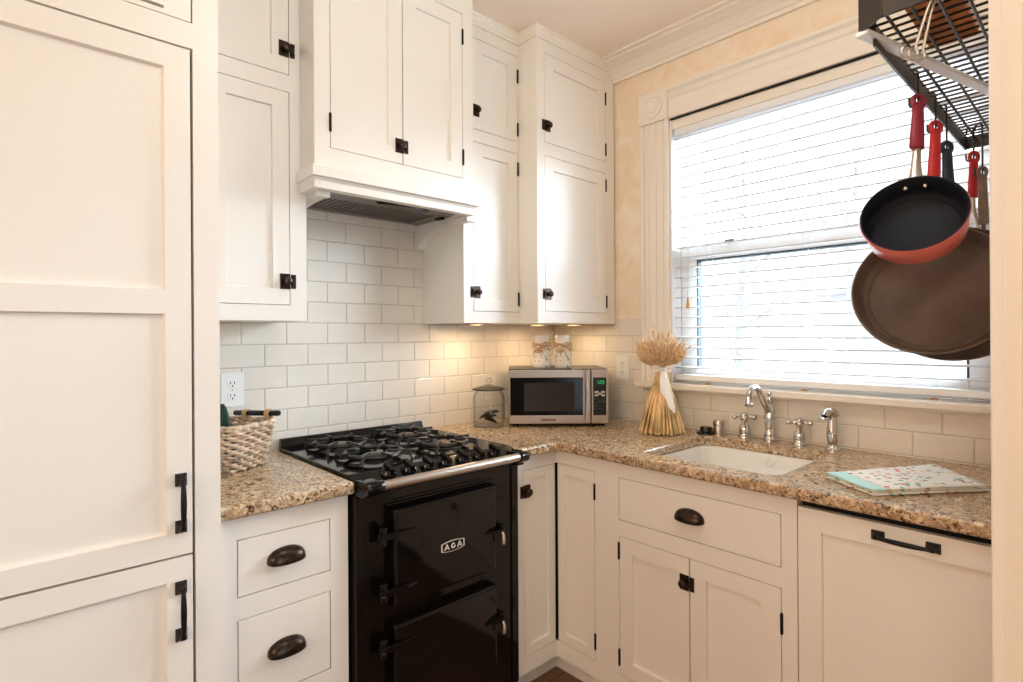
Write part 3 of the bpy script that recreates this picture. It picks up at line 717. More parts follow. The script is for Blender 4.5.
def oven_door(z0, z1, hz, lz):
    a0, a1 = .962, 1.351; e = .010
    b = B(); P = plane_v(.60)
    b.loops([rect(P, a0, a1, z0, z1, .001), rect(P, a0, a1, z0, z1, .026), rect(P, a0+e*.3, a1-e*.3, z0+e*.3, z1-e*.3, .033), rect(P, a0+e, a1-e, z0+e, z1-e, .0355)])
    d = obj('oven_door', b, 'enamel', t, bevel=.003, angle=20)
    for h in hz:
        b = B(); b.lathe([(.008, -.028), (.0125, -.026), (.0125, -.010), (.010, -.008), (.010, .008), (.0125, .010), (.0125, .026), (.008, .028)], (1.383, .628, h), (0, 0, 1), 14)
        b.box(1.372, 1.398, .60, .628, h-.010, h+.010)
        b.loops([[(1.385, .630, h-.010), (1.385, .642, h-.010), (1.385, .642, h+.010), (1.385, .630, h+.010)], [(1.345, .634, h-.008), (1.345, .6465, h-.008), (1.345, .6465, h+.008), (1.345, .634, h+.008)], [(1.276, .634, h-.004), (1.276, .638, h-.004), (1.276, .638, h+.004), (1.276, .634, h+.004)]])
        obj('door_hinge', b, 'enamel', d, bevel=.0015, angle=50)
    b = B(); h = lz
    b.loops([[(1.018, .634, h-.003), (1.018, .638, h-.003), (1.018, .638, h+.003), (1.018, .634, h+.003)], [(.975, .634, h-.006), (.975, .650, h-.006), (.975, .650, h+.006), (.975, .634, h+.006)], [(.944, .634, h-.008), (.944, .652, h-.008), (.944, .652, h+.008), (.944, .634, h+.008)]])
    b.box(.930, .952, .60, .636, h-.016, h+.012)
    obj('door_latch', b, 'enamel', d, bevel=.0015, angle=50)
    b = B(); b.tube([(.952, .650, h-.004), (.952, .656, h-.014), (.953, .657, h-.028), (.954, .656, h-.040), (.954, .653, h-.044)], [.004, .0045, .0062, .0062, .003], 10); obj('latch_handle', b, 'steel', d, smooth=True, label='small steel latch lever')
    return d
d1 = oven_door(.538, .820, (.750, .592), .668)
d2 = oven_door(.205, .488, (.433, .27), .372)
# vent slots above and between the doors
b = B(); b.box(.955, 1.36, .6005, .606, .826, .831); b.box(1.0, 1.33, .6005, .604, .838, .841); obj('vent_lip', b, 'enamel', t, bevel=.001)
# oval badge with raised letters
BU, BZ = 1.1455, .6665
mbadge = mat('badge_silver', (.92, .90, .87), .35, metal=.25)
def superell(a, c, n, k=40):
    out = []
    for i in range(k):
        q = 2*PI*i/k; x, y = math.cos(q), math.sin(q)
        out.append((math.copysign(abs(x)**(2/n), x)*a, math.copysign(abs(y)**(2/n), y)*c))
    return out
b = B()
def hexoval(s, wx=1.22): # elongated badge outline with bowed long sides
    pts = []
    for k in range(9): x = -1+2*k/8; pts.append((x*.036*s*wx, (.0115+.0055*(1-x*x))*s))
    for k in range(9): x = 1-2*k/8; pts.append((x*.036*s*wx, -(.0115+.0055*(1-x*x))*s))
    return pts
fB = lambda p, d: (BU-p[0], .6355+d, BZ+p[1])
b.prism(hexoval(1), fB, 0, .0022); bd = obj('badge', b, mbadge, d1, label='small oval silver rimmed badge with raised letters')
b = B(); b.prism(hexoval(.90), fB, .0022, .0026); obj('badge_field', b, 'enamel', bd)
# letters
def stroke(b, pts, w, f, d0, d1):
    for i in range(len(pts)-1):
        p, q = Vector(pts[i]), Vector(pts[i+1]); dr = (q-p).normalized(); nn = Vector((-dr.y, dr.x))*w/2; ex = dr*w*.35
        b.prism([p-ex+nn, q+ex+nn, q+ex-nn, p-ex-nn], f, d0, d1)
lt = B(); hh = .0072
for cx_, ch in ((-.0245, 'A'), (0, 'G'), (.0245, 'A')):
    f = lambda p, d, cx_=cx_: (BU-(p[0]+cx_), .6355+d, BZ+p[1])
    if ch == 'A':
        for pts in ([(-.0078, -hh), (-.0006, hh)], [(.0006, hh), (.0078, -hh)], [(-.0048, -.0030), (.0048, -.0030)]): stroke(lt, pts, .0040, f, .0026, .0036)
    else:
        q = [math.radians(x) for x in range(45, 331, 15)]
        lt.prism([(.0082*math.cos(x), (hh+.0012)*math.sin(x)) for x in q]+[(.0044*math.cos(x), (hh-.0028)*math.sin(x)) for x in reversed(q)], f, .0026, .0036)
        lt.prism([(.0048, -.0052), (.0082, -.0052), (.0082, .0004), (.0016, .0004), (.0016, -.0024), (.0048, -.0024)], f, .0026, .0036)
obj('badge_lettering', lt, mbadge, bd)

# ------------------------------------------------------------------ microwave (set across the corner)
MC = Vector((.3857, .3854)); MR = Vector((-.7373, .6756)); MF = Vector((-.6756, -.7373))
def mp(x, y, z): q = MC+MR*x+MF*y; return (q.x, q.y, z)
def mbx(b, x0, x1, y0, y1, z0, z1):
    q = b.verts([mp(x0, y0, z0), mp(x1, y0, z0), mp(x1, y1, z0), mp(x0, y1, z0), mp(x0, y0, z1), mp(x1, y0, z1), mp(x1, y1, z1), mp(x0, y1, z1)])
    for f in ((0, 1, 2, 3), (4, 5, 6, 7), (0, 1, 5, 4), (1, 2, 6, 5), (2, 3, 7, 6), (3, 0, 4, 7)): b.face([q[i] for i in f])
t = thing('microwave', mp(0, .14, .915), 'stainless steel and black microwave standing across the counter corner', 'microwave')
ZM0, ZM1 = .924, 1.166
b = B(); mbx(b, -.2185, .2145, .012, .295, ZM0, ZM1); mbx(b, -.2185, .2145, .004, .014, ZM0, ZM1); obj('body', b, 'blackplastic', t, bevel=.003)
for x in (-.19, .19):
    for y in (.03, .26):
        q = mp(x, y, .915); b = B(); b.lathe([(.014, 0), (.014, .01)], q, (0, 0, 1), 14); obj('foot', b, 'blackplastic', t)
b = B(); frame(b, lambda a, z, d: mp(a, -d, z), -.2165, .137, .930, 1.163, [(-.212, .104, .966, 1.130)], -.004, .012)
dr = obj('door', b, 'steel', t, bevel=.002)
b = B(); mbx(b, -.212, .104, -.009, .003, .966, 1.130); obj('window', b, mat('smoked_window', (.035, .03, .028), .15, spec=.3), dr)
b = B(); mbx(b, -.152, .067, -.0095, -.0085, .985, 1.108); obj('window_mesh', b, mat('perforated_screen', (.085, .075, .07), .25, bump=.2, bscale=700), dr)
b = B(); mbx(b, .114, .131, -.040, -.032, .942, 1.154); mbx(b, .117, .128, -.034, -.010, .950, .965); mbx(b, .117, .128, -.034, -.010, 1.13, 1.146); obj('handle', b, 'steel', dr, bevel=.003)
b = B()
for k in range(7): mbx(b, -.078+k*.0093, -.078+k*.0093+.0072, -.0125, -.0118, .942, .952)
obj('emblem', b, mat('dull_red_mark', (.45, .30, .26), .5), dr, label='small illegible brand mark')
b = B(); mbx(b, .1415, .2135, -.012, .006, .930, 1.163); cp = obj('control_panel', b, 'steel', t, bevel=.002)
b = B(); mbx(b, .148, .205, -.0132, -.0118, .966, 1.130); obj('keypad', b, 'blackplastic', cp)
b = B(); mbx(b, .152, .200, -.0136, -.013, 1.094, 1.126); obj('display', b, mat('display_glass', (.03, .07, .05), .1), cp)
b = B()
def seg7(b, x, z, w, h, on, th=.0016):
    S = {'a': (0, 1, 1, 1), 'g': (0, .5, 1, .5), 'd': (0, 0, 1, 0), 'f': (0, .5, 0, 1), 'b': (1, .5, 1, 1), 'e': (0, 0, 0, .5), 'c': (1, 0, 1, .5)}
    for k in on:
        x0, z0, x1, z1 = S[k]; mbx(b, x+x0*w-th/2, x+x1*w+th/2, -.0139, -.0136, z+z0*h-th/2, z+z1*h+th/2)
for i, on in enumerate(('bc', 'abged', 'abgcd')): seg7(b, .163+i*.011+(.003 if i else 0), 1.103, .0065, .013, on)
obj('digits', b, 'display', cp, label='green lit clock digits')
for (x, z, w, h) in ((.1545, 1.066, .017, .009), (.1545, 1.052, .017, .009), (.1825, 1.066, .017, .009), (.1825, 1.052, .017, .009), (.1705, 1.059, .014, .009)):
    b = B(); mbx(b, x, x+w, -.0142, -.013, z-.004, z-.004+h); obj('button', b, 'steel', cp)
b = B()
for r in range(4):
    for c in range(3): mbx(b, .1545+c*.016, .1545+c*.016+.011, -.0136, -.013, 1.032-r*.014, 1.038-r*.014)
obj('number_pad', b, mat('grey_keys', (.20, .19, .18), .4), cp)

# ------------------------------------------------------------------ glass jar by the microwave
jc = (.585, .148, .915)
t = thing('glass_jar', jc, 'clear lidded glass jar on the counter left of the microwave', 'jar')
b = B(); b.lathe([(.062, .006), (.069, .012), (.070, .03), (.070, .125), (.066, .142), (.058, .150), (.058, .158)], jc, (0, 0, 1), 40, cap0=False, cap1=False)
obj('body', b, 'jarglass', t, smooth=True)
b = B(); b.lathe([(.001, .0), (.066, .0), (.069, .003), (.069, .006)], jc, (0, 0, 1), 40); obj('base_ring', b, mat('jar_base', (.55, .5, .46), .2), t, smooth=True)
b = B(); b.lathe([(.058, .158), (.070, .159), (.071, .163), (.068, .166), (.05, .172), (.028, .178), (.015, .181), (.010, .183), (.008, .188), (.012, .193), (.0155, .200), (.0135, .208), (.006, .212), (.001, .212)], jc, (0, 0, 1), 36); ld = obj('lid', b, 'jarglass', t, smooth=True)
b = B(); b.tube([(jc[0]+.0705*math.cos(a), jc[1]+.0705*math.sin(a), jc[2]+.1625) for a in [2*PI*k/40 for k in range(40)]], .0032, 8, closed=True); obj('lid_rim', b, mat('dark_rim', (.22, .17, .13), .3), ld, smooth=True, label='dark rim of the jar lid')
for i, (a0, z0, L) in enumerate(((.3, .022, .10), (1.3, .034, .095), (2.4, .046, .085))):
    b = B(); c, s_ = math.cos(a0), math.sin(a0); pts = []
    for k in range(9):
        q = -1+2*k/8; pts.append((jc[0]+c*q*L/2-s_*.012*(q*q), jc[1]+s_*q*L/2+c*.012*(q*q), jc[2]+z0+.016*q+.010*(1-q*q)))
    b.tube(pts, [.002+.0085*math.sin(PI*(k+.4)/9) for k in range(9)], 8)
    tag(obj('dried_pod', b, mat('dark_pod%d' % i, (.13+.03*i, .09+.02*i, .07), .5), smooth=True), 'dark curled dried pod lying in the clear glass jar', 'pod', 'dark pods inside the glass jar')

# ------------------------------------------------------------------ white jars on the microwave
for x, lab, fl in ((-.0665, 'left white distressed jar wrapped with twine, on top of the microwave', 1), (.031, 'right white distressed jar wrapped with twine, on top of the microwave', -1)):
    c = mp(x, .13, ZM1+.0005)
    t = thing('white_jar', c, lab, 'jar', 'white jars on the microwave')
    b = B(); b.lathe([(.001, 0), (.038, 0), (.0405, .004), (.041, .02), (.041, .085), (.0395, .100), (.034, .116), (.0325, .122), (.0325, .126)], c, (0, 0, 1), 32); obj('body', b, 'jarwhite', t, smooth=True)
    b = B(); b.lathe([(.034, .124), (.0345, .126), (.0345, .143), (.032, .147), (.001, .147)], c, (0, 0, 1), 32); obj('lid', b, 'porcelain', t, smooth=True)
    b = B()
    for k in range(4):
        zz = .098+k*.0045
        b.tube([(c[0]+(.041-.02*max(0, zz-.098))*math.cos(a), c[1]+(.041-.02*max(0, zz-.098))*math.sin(a), c[2]+zz+.004*math.sin(3*a+k)) for a in [2*PI*j/24 for j in range(24)]], .0018, 5, closed=True)
    front = Vector((c[0]-MF.x*.040, c[1]-MF.y*.040, c[2]+.098))
    for k in range(7):
        a = rnd.uniform(-1, 1); p0 = front; p1 = front+Vector((MR.x*a*.035, MR.y*a*.035, -.010-.03*rnd.random()))+Vector((-MF.x, -MF.y, 0))*.004; p2 = p1+Vector((MR.x*a*.012, MR.y*a*.012, -.014))
        b.tube([p0, p1, p2], [.0018, .0022, .0008], 5)
    for s_ in (-1, 1):
        q = front+Vector((MR.x*s_*.034, MR.y*s_*.034, -.006)); b.tube([front, q+Vector((0, 0, .012)), q+Vector((MR.x*s_*.012, MR.y*s_*.012, -.004)), q+Vector((0, 0, -.016)), front], .0016, 5)
    obj('twine', b, 'raffia', t)

# ------------------------------------------------------------------ wheat sheaf
wc = Vector((.195, .775, .915)); TZ = .258
t = thing('wheat_sheaf', wc, 'standing sheaf of dried wheat tied with white ribbon, left of the sink', 'dried wheat')
b = B(); heads = []
N = 120
for i in range(N):
    a = i*2.39996; r = math.sqrt((i+.5)/N); rb = .092*r; tw = a+.9
    p0 = wc+Vector((rb*math.cos(a), rb*math.sin(a), .002+.008*rnd.random()))
    pm = wc+Vector((.30*rb*math.cos(a+.2), .30*rb*math.sin(a+.2), TZ*.80)); pt = wc+Vector((.019*r*math.cos(tw), .019*r*math.sin(tw), TZ))
    b.tube([p0, p0.lerp(pm, .55)+Vector((0, 0, .012)), pm, pt], [.0050, .0046, .0034, .0026], 6)
    th = (r**.9)*1.02
    heads.append((pt, tw, th))
obj('stalk_bundle', b, 'straw', t, label='bound golden straw stalks flaring to the counter')
b = B(); aw = B()
for i, (pt, a, th) in enumerate(heads):
    d = Vector((math.sin(th)*math.cos(a), math.sin(th)*math.sin(a), math.cos(th)))
    tot = .158*math.cos(th)*(.72+.28*rnd.random())+.012; q = pt+d*max(.012, tot-.040); e = pt+d*tot
    b.tube([pt, pt.lerp(q, .5)+Vector((0, 0, .003)), q], [.0016, .0014, .0012], 4)
    b.tube([q, q.lerp(e, .3), q.lerp(e, .65), e], [.0015, .0055, .005, .0015], 6)
    for k in range(9):
        f = k/9; s0 = q.lerp(e, .15+.8*f); jit = Vector((rnd.uniform(-1, 1), rnd.uniform(-1, 1), rnd.uniform(-1, 1)))
        dd = (d+jit*.55).normalized(); e0 = s0+dd*(.018+.020*rnd.random())
        aw.tube([s0, e0], [.0010, .0003], 3)
obj('ear_bundle', b, 'ear', t, label='tan wheat ears fanned above the tie'); obj('awn_spray', aw, 'ear', t, label='pale bristles of the wheat ears', kind='stuff')
# stray stalk reaching to the right
b = B(); p = wc+Vector((-.015, .02, TZ+.04)); b.tube([p, p+Vector((-.05, .045, .03)), p+Vector((-.075, .062, .055)), p+Vector((-.10, .08, .062))], [.0012, .0012, .003, .0006], 5); obj('stray_ear', b, 'ear', t)
b = B(); b.lathe([(.023, -.008), (.025, -.004), (.025, .006), (.023, .010)], wc+Vector((0, 0, TZ)), (0, 0, 1), 20)
view = Vector((.70, .71, 0)); right = Vector((-.7373, .6756, 0))
kn_ = wc+Vector((0, 0, TZ+.002))+view*.026
b.sphere(kn_, .009, 10)
def strip(b, pts, wd, th=.0012, side=right):
    rings = []
    for p, w in zip(pts, wd):
        p = Vector(p); rings.append([p-side*w/2-view*th, p+side*w/2-view*th, p+side*w/2+view*th, p-side*w/2+view*th])
    b.loops(rings)
strip(b, [kn_, kn_+right*.006+view*.016+Vector((0, 0, -.05)), kn_+right*.014+view*.030+Vector((0, 0, -.09)), kn_+right*.024+view*.048+Vector((0, 0, -.145)), kn_+right*.034+view*.054+Vector((0, 0, -.170))], [.010, .020, .026, .026, .004])
strip(b, [kn_, kn_-right*.004+view*.016+Vector((0, 0, -.04)), kn_-right*.002+view*.028+Vector((0, 0, -.09)), kn_+right*.012+view*.04+Vector((0, 0, -.125))], [.012, .022, .024, .006])
# bow loops
up = Vector((0, 0, 1))
for s_ in (1, -1):
    L = .040
    pts = [kn_, kn_+right*s_*L*.5+up*.012+view*.008, kn_+right*s_*L+up*.010+view*.002, kn_+right*s_*L*.98-up*.004, kn_+right*s_*L*.5-up*.006+view*.004, kn_]
    rings = []
    for p, w in zip(pts, (.006, .012, .013, .013, .010, .006)): rings.append([p-up*w/2-view*.0008, p+up*w/2-view*.0008, p+up*w/2+view*.0008, p-up*w/2+view*.0008])
    b.loops(rings)
obj('ribbon', b, 'ribbon', t, smooth=True, label='white ribbon bow with a long tail')

# ------------------------------------------------------------------ folded tea towel
TA, TB, TC, TD = Vector((.492, 1.482)), Vector((.598, 1.6245)), Vector((.337, 1.813)), Vector((.145, 1.669))
def tw(s_, r): # s across A->B, r from A->D
    return TA.lerp(TB, s_).lerp(TD.lerp(TC, s_), r)
t = thing('tea_towel', (.39, 1.65, .915), 'folded white tea towel with printed pattern and aqua edge on the counter', 'towel')
def layer(z0, th, r0, r1, s0, s1, m, name, amp=.002, lab=None):
    b = B(); n, k_ = 18, 14; top = []; bot = []
    for i in range(n+1):
        row = []; rw2 = []
        for j in range(k_+1):
            r, s_ = r0+(r1-r0)*i/n, s0+(s1-s0)*j/k_
            er = min(i, n-i)/2.0; es = min(j, k_-j)/2.0; e = min(1, er, es)
            p = tw(s_+.006*math.sin(9*r), r+.006*math.sin(8*s_)); zz = z0+th*(.55+.45*math.sqrt(e))+amp*math.sin(6*r+3*s_)*math.sin(5*s_+1)*e
            row.append((p.x, p.y, zz)); rw2.append((p.x, p.y, z0+th*(.45-.45*math.sqrt(e))))
        top.append(b.verts(row)); bot.append(b.verts(rw2))
    for i in range(n):
        for j in range(k_):
            b.face([top[i][j], top[i+1][j], top[i+1][j+1], top[i][j+1]]); b.face([bot[i][j], bot[i][j+1], bot[i+1][j+1], bot[i+1][j]])
    for j in range(k_):
        for i, A in ((0, 0), (n, n)): b.face([top[i][j], top[i][j+1], bot[i][j+1], bot[i][j]])
    for i in range(n):
        for j in (0, k_): b.face([top[i][j], top[i+1][j], bot[i+1][j], bot[i][j]])
    return obj(name, b, m, t, smooth='all', **({'label': lab} if lab else {}))
layer(.9152, .007, .0, 1, 0, 1, 'towel', 'bottom_fold')
layer(.9220, .006, .012, .98, .01, .985, 'towel', 'middle_fold')
layer(.9278, .006, .125, .99, .005, .99, 'towel', 'top_fold', .0015)
layer(.9278, .0062, .0, .13, .0, .99, 'aqua', 'aqua_hem', .0015, 'aqua coloured turned edge')

# ------------------------------------------------------------------ wicker basket
BA = Vector((-.861, -.507, 0)); BB = Vector((.507, -.861, 0)); B0 = Vector((1.678, .2755, .915))
t = thing('wicker_basket', (1.652, .18, .915), 'whitewashed wicker basket with dark rod handle beside the tall cabinet', 'basket')
BL, BW, BH, FL = .145, .14, .132, .020
def ring_pts(h, off, n=30, r=.02):
    f = FL*h/BH+off; x0, x1, y0, y1 = -f, BL+f, -f, BW+f
    cs = arc(x0+r, y0+r, r, 180, 270, 3)+arc(x1-r, y0+r, r, 270, 360, 3)+arc(x1-r, y1-r, r, 0, 90, 3)+arc(x0+r, y1-r, r, 90, 180, 3)
    cs.append(cs[0]); d = [0]
    for i in range(1, len(cs)): d.append(d[-1]+math.dist(cs[i], cs[i-1]))
    out = []
    for k in range(n):
        s_ = d[-1]*k/n; i = max(j for j in range(len(d)-1) if d[j] <= s_); q = (s_-d[i])/max(1e-9, d[i+1]-d[i])
        x, y = cs[i][0]+(cs[i+1][0]-cs[i][0])*q, cs[i][1]+(cs[i+1][1]-cs[i][1])*q
        # outward normal
        tx, ty = cs[i+1][0]-cs[i][0], cs[i+1][1]-cs[i][1]; l_ = math.hypot(tx, ty) or 1
        out.append((x, y, ty/l_, -tx/l_))
    return out
b = B(); rows = 13; NS = 28
for k in range(rows):
    h = .007+k*(BH-.010)/(rows-1)*.985; pts = ring_pts(h, 0, NS*6); P_ = []
    for i, (x, y, nx, ny) in enumerate(pts):
        w = math.sin(2*PI*i/12+PI*k)*.0042; P_.append(B0+BA*(x+nx*w)+BB*(y+ny*w)+Vector((0, 0, h+.0024*math.cos(2*PI*i/12+PI*k))))
    b.tube(P_, .0054, 6, closed=True)
obj('woven_side', b, 'wicker', t, smooth='all')
b = B(); P_ = [B0+BA*(x)+BB*(y)+Vector((0, 0, BH+.002+.0015*math.sin(i))) for i, (x, y, nx, ny) in enumerate(ring_pts(BH, 0, 60))]; b.tube(P_, .0075, 8, closed=True); obj('rim', b, 'wicker', t, smooth='all')
b = B(); b.loops([[B0+BA*x+BB*y+Vector((0, 0, .004)) for x, y, _, _ in ring_pts(0, -.004, 40)], [B0+BA*x+BB*y+Vector((0, 0, .010)) for x, y, _, _ in ring_pts(0, -.004, 40)]]); obj('base', b, 'wicker', t)
b = B(); r0 = B0+BA*(BL+FL-.002)+BB*(-FL-.012)+Vector((0, 0, BH+.025)); r1 = B0+BA*(BL+FL-.002)+BB*(BW+.004)+Vector((0, 0, BH+.020))
b.tube([r0, r0.lerp(r1, .02), r0.lerp(r1, .98), r1], [.0075, .0088, .0088, .0075], 14); hd = obj('rod_handle', b, 'darkwood', t, smooth=True, label='glossy dark wooden rod handle')
for f in (.24, .74):
    b = B(); c = r0.lerp(r1, f); dd = (r1-r0).normalized()
    for k in range(3):
        cc = c+dd*(k-1)*.006; q = []
        for j in range(14):
            a = 2*PI*j/14; q.append(cc+BA*(.011*math.cos(a))+Vector((0, 0, .011*math.sin(a)-(.016 if math.sin(a) < -.3 else 0))))
        b.tube(q, .0028, 5, closed=True)
    obj('rod_wrap', b, 'raffia', hd)
b = B(); g0 = Vector((1.680, .175, .930)); rings = []
for k in range(7):
    f = k/6; w = .050-.022*f; c = g0+Vector((-.012*f, .01*f, .182*f)); x = Vector((-.74, .67, 0)); y = Vector((.67, .74, 0)); tt = .012*(1-f*.6)
    lean = x*(-.030*f)+y*(.004*math.sin(7*f))
    rings.append([c+lean-x*w-y*tt, c+lean+x*w-y*tt, c+lean+x*w+y*tt, c+lean-x*w+y*tt])
b.loops(rings); tag(obj('cloth_bundle', b, 'green', bevel=.004), 'dark green patterned cloth poking out of the wicker basket', 'cloth')

# ------------------------------------------------------------------ outlets
def outlet(P, a, z, label):
    c = P(a, z, 0); t = thing('wall_outlet', P(a, z-.058, 0), label, 'outlet')
    b = B(); pbox(b, P, a-.036, a+.036, z-.058, z+.058, .0003, .005); pl = obj('cover_plate', b, 'white', t, bevel=.002)
    for s_ in (-1, 1):
        zc = z+s_*.0215
        b = B(); b.prism(superell(.0165, .0145, 3.2, 28), lambda p, d: P(a+p[0], zc+p[1], d), .004, .0062); rc = obj('receptacle', b, 'white', t, bevel=.0005)
        b = B(); pbox(b, P, a-.0075, a-.0052, zc-.002, zc+.008, .0062, .0066); pbox(b, P, a+.0052, a+.0075, zc-.001, zc+.007, .0062, .0066)
        b.prism([(.0026*math.cos(q*PI/6), -.0075+.0026*math.sin(q*PI/6)) for q in range(12)], lambda p, d: P(a+p[0], zc+p[1], d), .0062, .0066)
        obj('slot', b, 'darkgap', rc)
    b = B(); b.prism([(.0028*math.cos(q*PI/6), .0028*math.sin(q*PI/6)) for q in range(12)], lambda p, d: P(a+p[0], z+p[1], d), .005, .0058); obj('screw', b, 'steel', t)
outlet(plane_v(0), 1.5995, 1.1365, 'white outlet on the tiles above the wicker basket')
outlet(plane_u(0), .4448, 1.156, 'cream outlet on the tiles between microwave and wheat sheaf')

# ------------------------------------------------------------------ puck lights under the cabinets
def puck(u, v, lab, p=.4):
    t = thing('under_cabinet_light', (u, v, ZB-.014), lab, 'light')
    b = B(); b.lathe([(.028, 0), (.03, .001), (.03, .0062), (.001, .0062)], (u, v, ZB-.0056), (0, 0, 1), 24, cap0=False); obj('housing', b, 'white', t, smooth=True)
    b = B(); b.lathe([(.001, .0), (.026, .0)], (u, v, ZB-.0050), (0, 0, 1), 24, cap0=False, cap1=False)
    b.lathe([(.026, .0), (.026, .002), (.001, .002)], (u, v, ZB-.0050), (0, 0, 1), 24, cap0=False, cap1=False); obj('lens', b, 'lamp', t, label='glowing warm lens')
    L = bpy.data.lights.new('puck_lamp', 'AREA'); L.shape = 'DISK'; L.size = .05; L.energy = p; L.color = (1, .74, .48)
    o = bpy.data.objects.new('puck_lamp', L); COL.objects.link(o); o.location = W((u, v, ZB-.02)); 
puck(.13, .25, 'small glowing puck light under the corner cabinet, nearer the window', .3)
puck(.30, .17, 'small glowing puck light under the corner cabinet, above the white jars', .6)
puck(.66, .16, 'small glowing puck light under the middle cabinet, above the glass jar', 1.0)

# ------------------------------------------------------------------ pot rack and what hangs from it
t = thing('pot_rack', (.8, 1.83, 1.80), 'dark steel wire pot rack at the top right crossed by a bright brace', 'pot rack')
OUT = [(1.068, 1.920), (1.068, 1.763), (1.034, 1.721), (1.010, 1.737), (.15, 1.742), (.15, 1.920)]
b = B()
def wallstrip(b, pts, z0, z1, th):
    for i in range(len(pts)-1):
        p, q = Vector((*pts[i], 0)), Vector((*pts[i+1], 0)); d = (q-p).normalized(); n_ = Vector((-d.y, d.x, 0))
        b.obox((p+q)/2+Vector((0, 0, (z0+z1)/2)), d, n_, (0, 0, 1), (q-p).length+th, th, z1-z0)
wallstrip(b, OUT[:4], 1.857, 1.97, .004); wallstrip(b, OUT[3:5], 1.836, 1.876, .004); wallstrip(b, OUT[4:], 1.838, 1.874, .004); wallstrip(b, [OUT[5], OUT[0]], 1.857, 1.90, .004); obj('band', b, 'rack', t)
b = B(); p, q = Vector((1.036, 1.719, 0)), Vector((.45, 1.862, 0)); d_ = (q-p).normalized(); n_ = Vector((-d_.y, d_.x, 0))
if n_.y < 0: n_ = -n_
b.obox((p+q)/2+n_*.006+Vector((0, 0, 1.8545)), d_, n_, (0, 0, 1), (q-p).length+.004, .022, .010); obj('brace', b, 'rackglare', t, bevel=.003, label='diagonal steel brace with reflected window light painted white')
def inside(u, v):
    c = False; n = len(OUT)
    for i in range(n):
        (x1, y1), (x2, y2) = OUT[i], OUT[(i+1) % n]
        if (y1 > v) != (y2 > v) and u < (x2-x1)*(v-y1)/(y2-y1)+x1: c = not c
    return c
b = B()
def clip(b, fixed, axis, z, r):
    pts = [x for x in [(.14 if axis == 'u' else 1.717)+.004*k for k in range(240)] if (inside(x, fixed) if axis == 'u' else inside(fixed, x))]
    if len(pts) < 2: return
    p0, p1 = (((pts[0], fixed, z), (pts[-1], fixed, z)) if axis == 'u' else ((fixed, pts[0], z), (fixed, pts[-1], z)))
    b.tube([p0, p1], r, 6)
u_ = .165
while u_ < 1.06: clip(b, u_, 'v', 1.868, .0026); u_ += .0275
for v_ in (1.765, 1.80, 1.835, 1.87, 1.905): clip(b, v_, 'u', 1.864, .0026)
obj('wire_shelf', b, 'rack', t)
b = B(); b.box(.83, 1.03, 1.785, 1.86, 1.872, 1.890); tag(obj('cutting_board', b, 'board', bevel=.004), 'orange-brown wooden board lying on the wire pot rack', 'board')
b = B(); b.box(.55, .74, 1.86, 1.915, 1.872, 1.884); tag(obj('cutting_board', b, mat('brown_board', (.42, .25, .15), .5, var=.2, vscale=14), bevel=.003), 'small dark brown board on the rack, further back beside the wall end', 'board')
# wire hooks hanging at the near corner
def whook(pts, lab):
    b = B(); b.tube(pts, .0026, 8); tag(obj('wire_hook', b, 'steel', smooth='all'), lab, 'hook', 'loose steel hooks on the rack')
def hookpath(x, y, dx, dy):
    return [(x, y+.007, 1.859), (x, y, 1.8692), (x, y-.0065, 1.859), (x+dx*.3, y-.006+dy*.3, 1.84), (x+dx, y-.004+dy, 1.792), (x+dx-.003, y-.001+dy, 1.780), (x+dx+.004, y-.010+dy, 1.7735), (x+dx+.012, y-.018+dy, 1.777), (x+dx+.015, y-.021+dy, 1.787), (x+dx+.011, y-.016+dy, 1.796)]
whook(hookpath(1.060, 1.835, -.004, -.024), 'left of two loose pale steel hooks at the near corner of the rack')
whook(hookpath(1.042, 1.835, -.006, -.018), 'right of two loose pale steel hooks at the near corner of the rack')
def shook(p, ztop, lab):
    """S-hook carrying the handle hole at p"""
    b = B(); x, y, z = p; r = .0075
    pts = [(x, y-2*r, ztop-.010)]+[(x, y-r-r*math.cos(PI*k/8), ztop+r*math.sin(PI*k/8)) for k in range(9)]+[(x, y, z+.01)]+[(x, y-.008+.008*math.cos(PI*k/8), z-.001-.008*math.sin(PI*k/8)) for k in range(9)]+[(x, y-.016, z+.012)]
    b.tube(pts, .0022, 8); tag(obj('pan_hook', b, 'rack', smooth='all'), lab, 'hook', 'pan hooks on the rack')
def sleeve(b, p0, p1, w0, w1, th, holes=True):
    """flattened silicone grip from p0 (pan end) to p1 (hanging end) with a loop at the top"""
    p0, p1 = Vector(p0), Vector(p1); ax = (p1-p0).normalized(); side = Vector((-.7373, .6756, 0)); side = (side-ax*side.dot(ax)).normalized(); n_ = ax.cross(side)
    L = (p1-p0).length; rings = []
    for f, k, kt in ((0, .80, .8), (.03, 1.0, 1), (.3, .95, 1), (.6, .86, .95), (.86, .84, .9)):
        w = (w0+(w1-w0)*f)*k/2; c = p0+ax*(L*f); rings.append([c+side*(w*math.cos(2*PI*j/16))+n_*(th*kt/2*math.sin(2*PI*j/16)) for j in range(16)])
    b.loops(rings)
    r = w1*.42; c = p0+ax*(L*.90)
    b.tube([c+side*(r*math.cos(2*PI*j/18))+ax*(r*1.25*math.sin(2*PI*j/18)) for j in range(18)], th*.30, 8, closed=True)
    return c
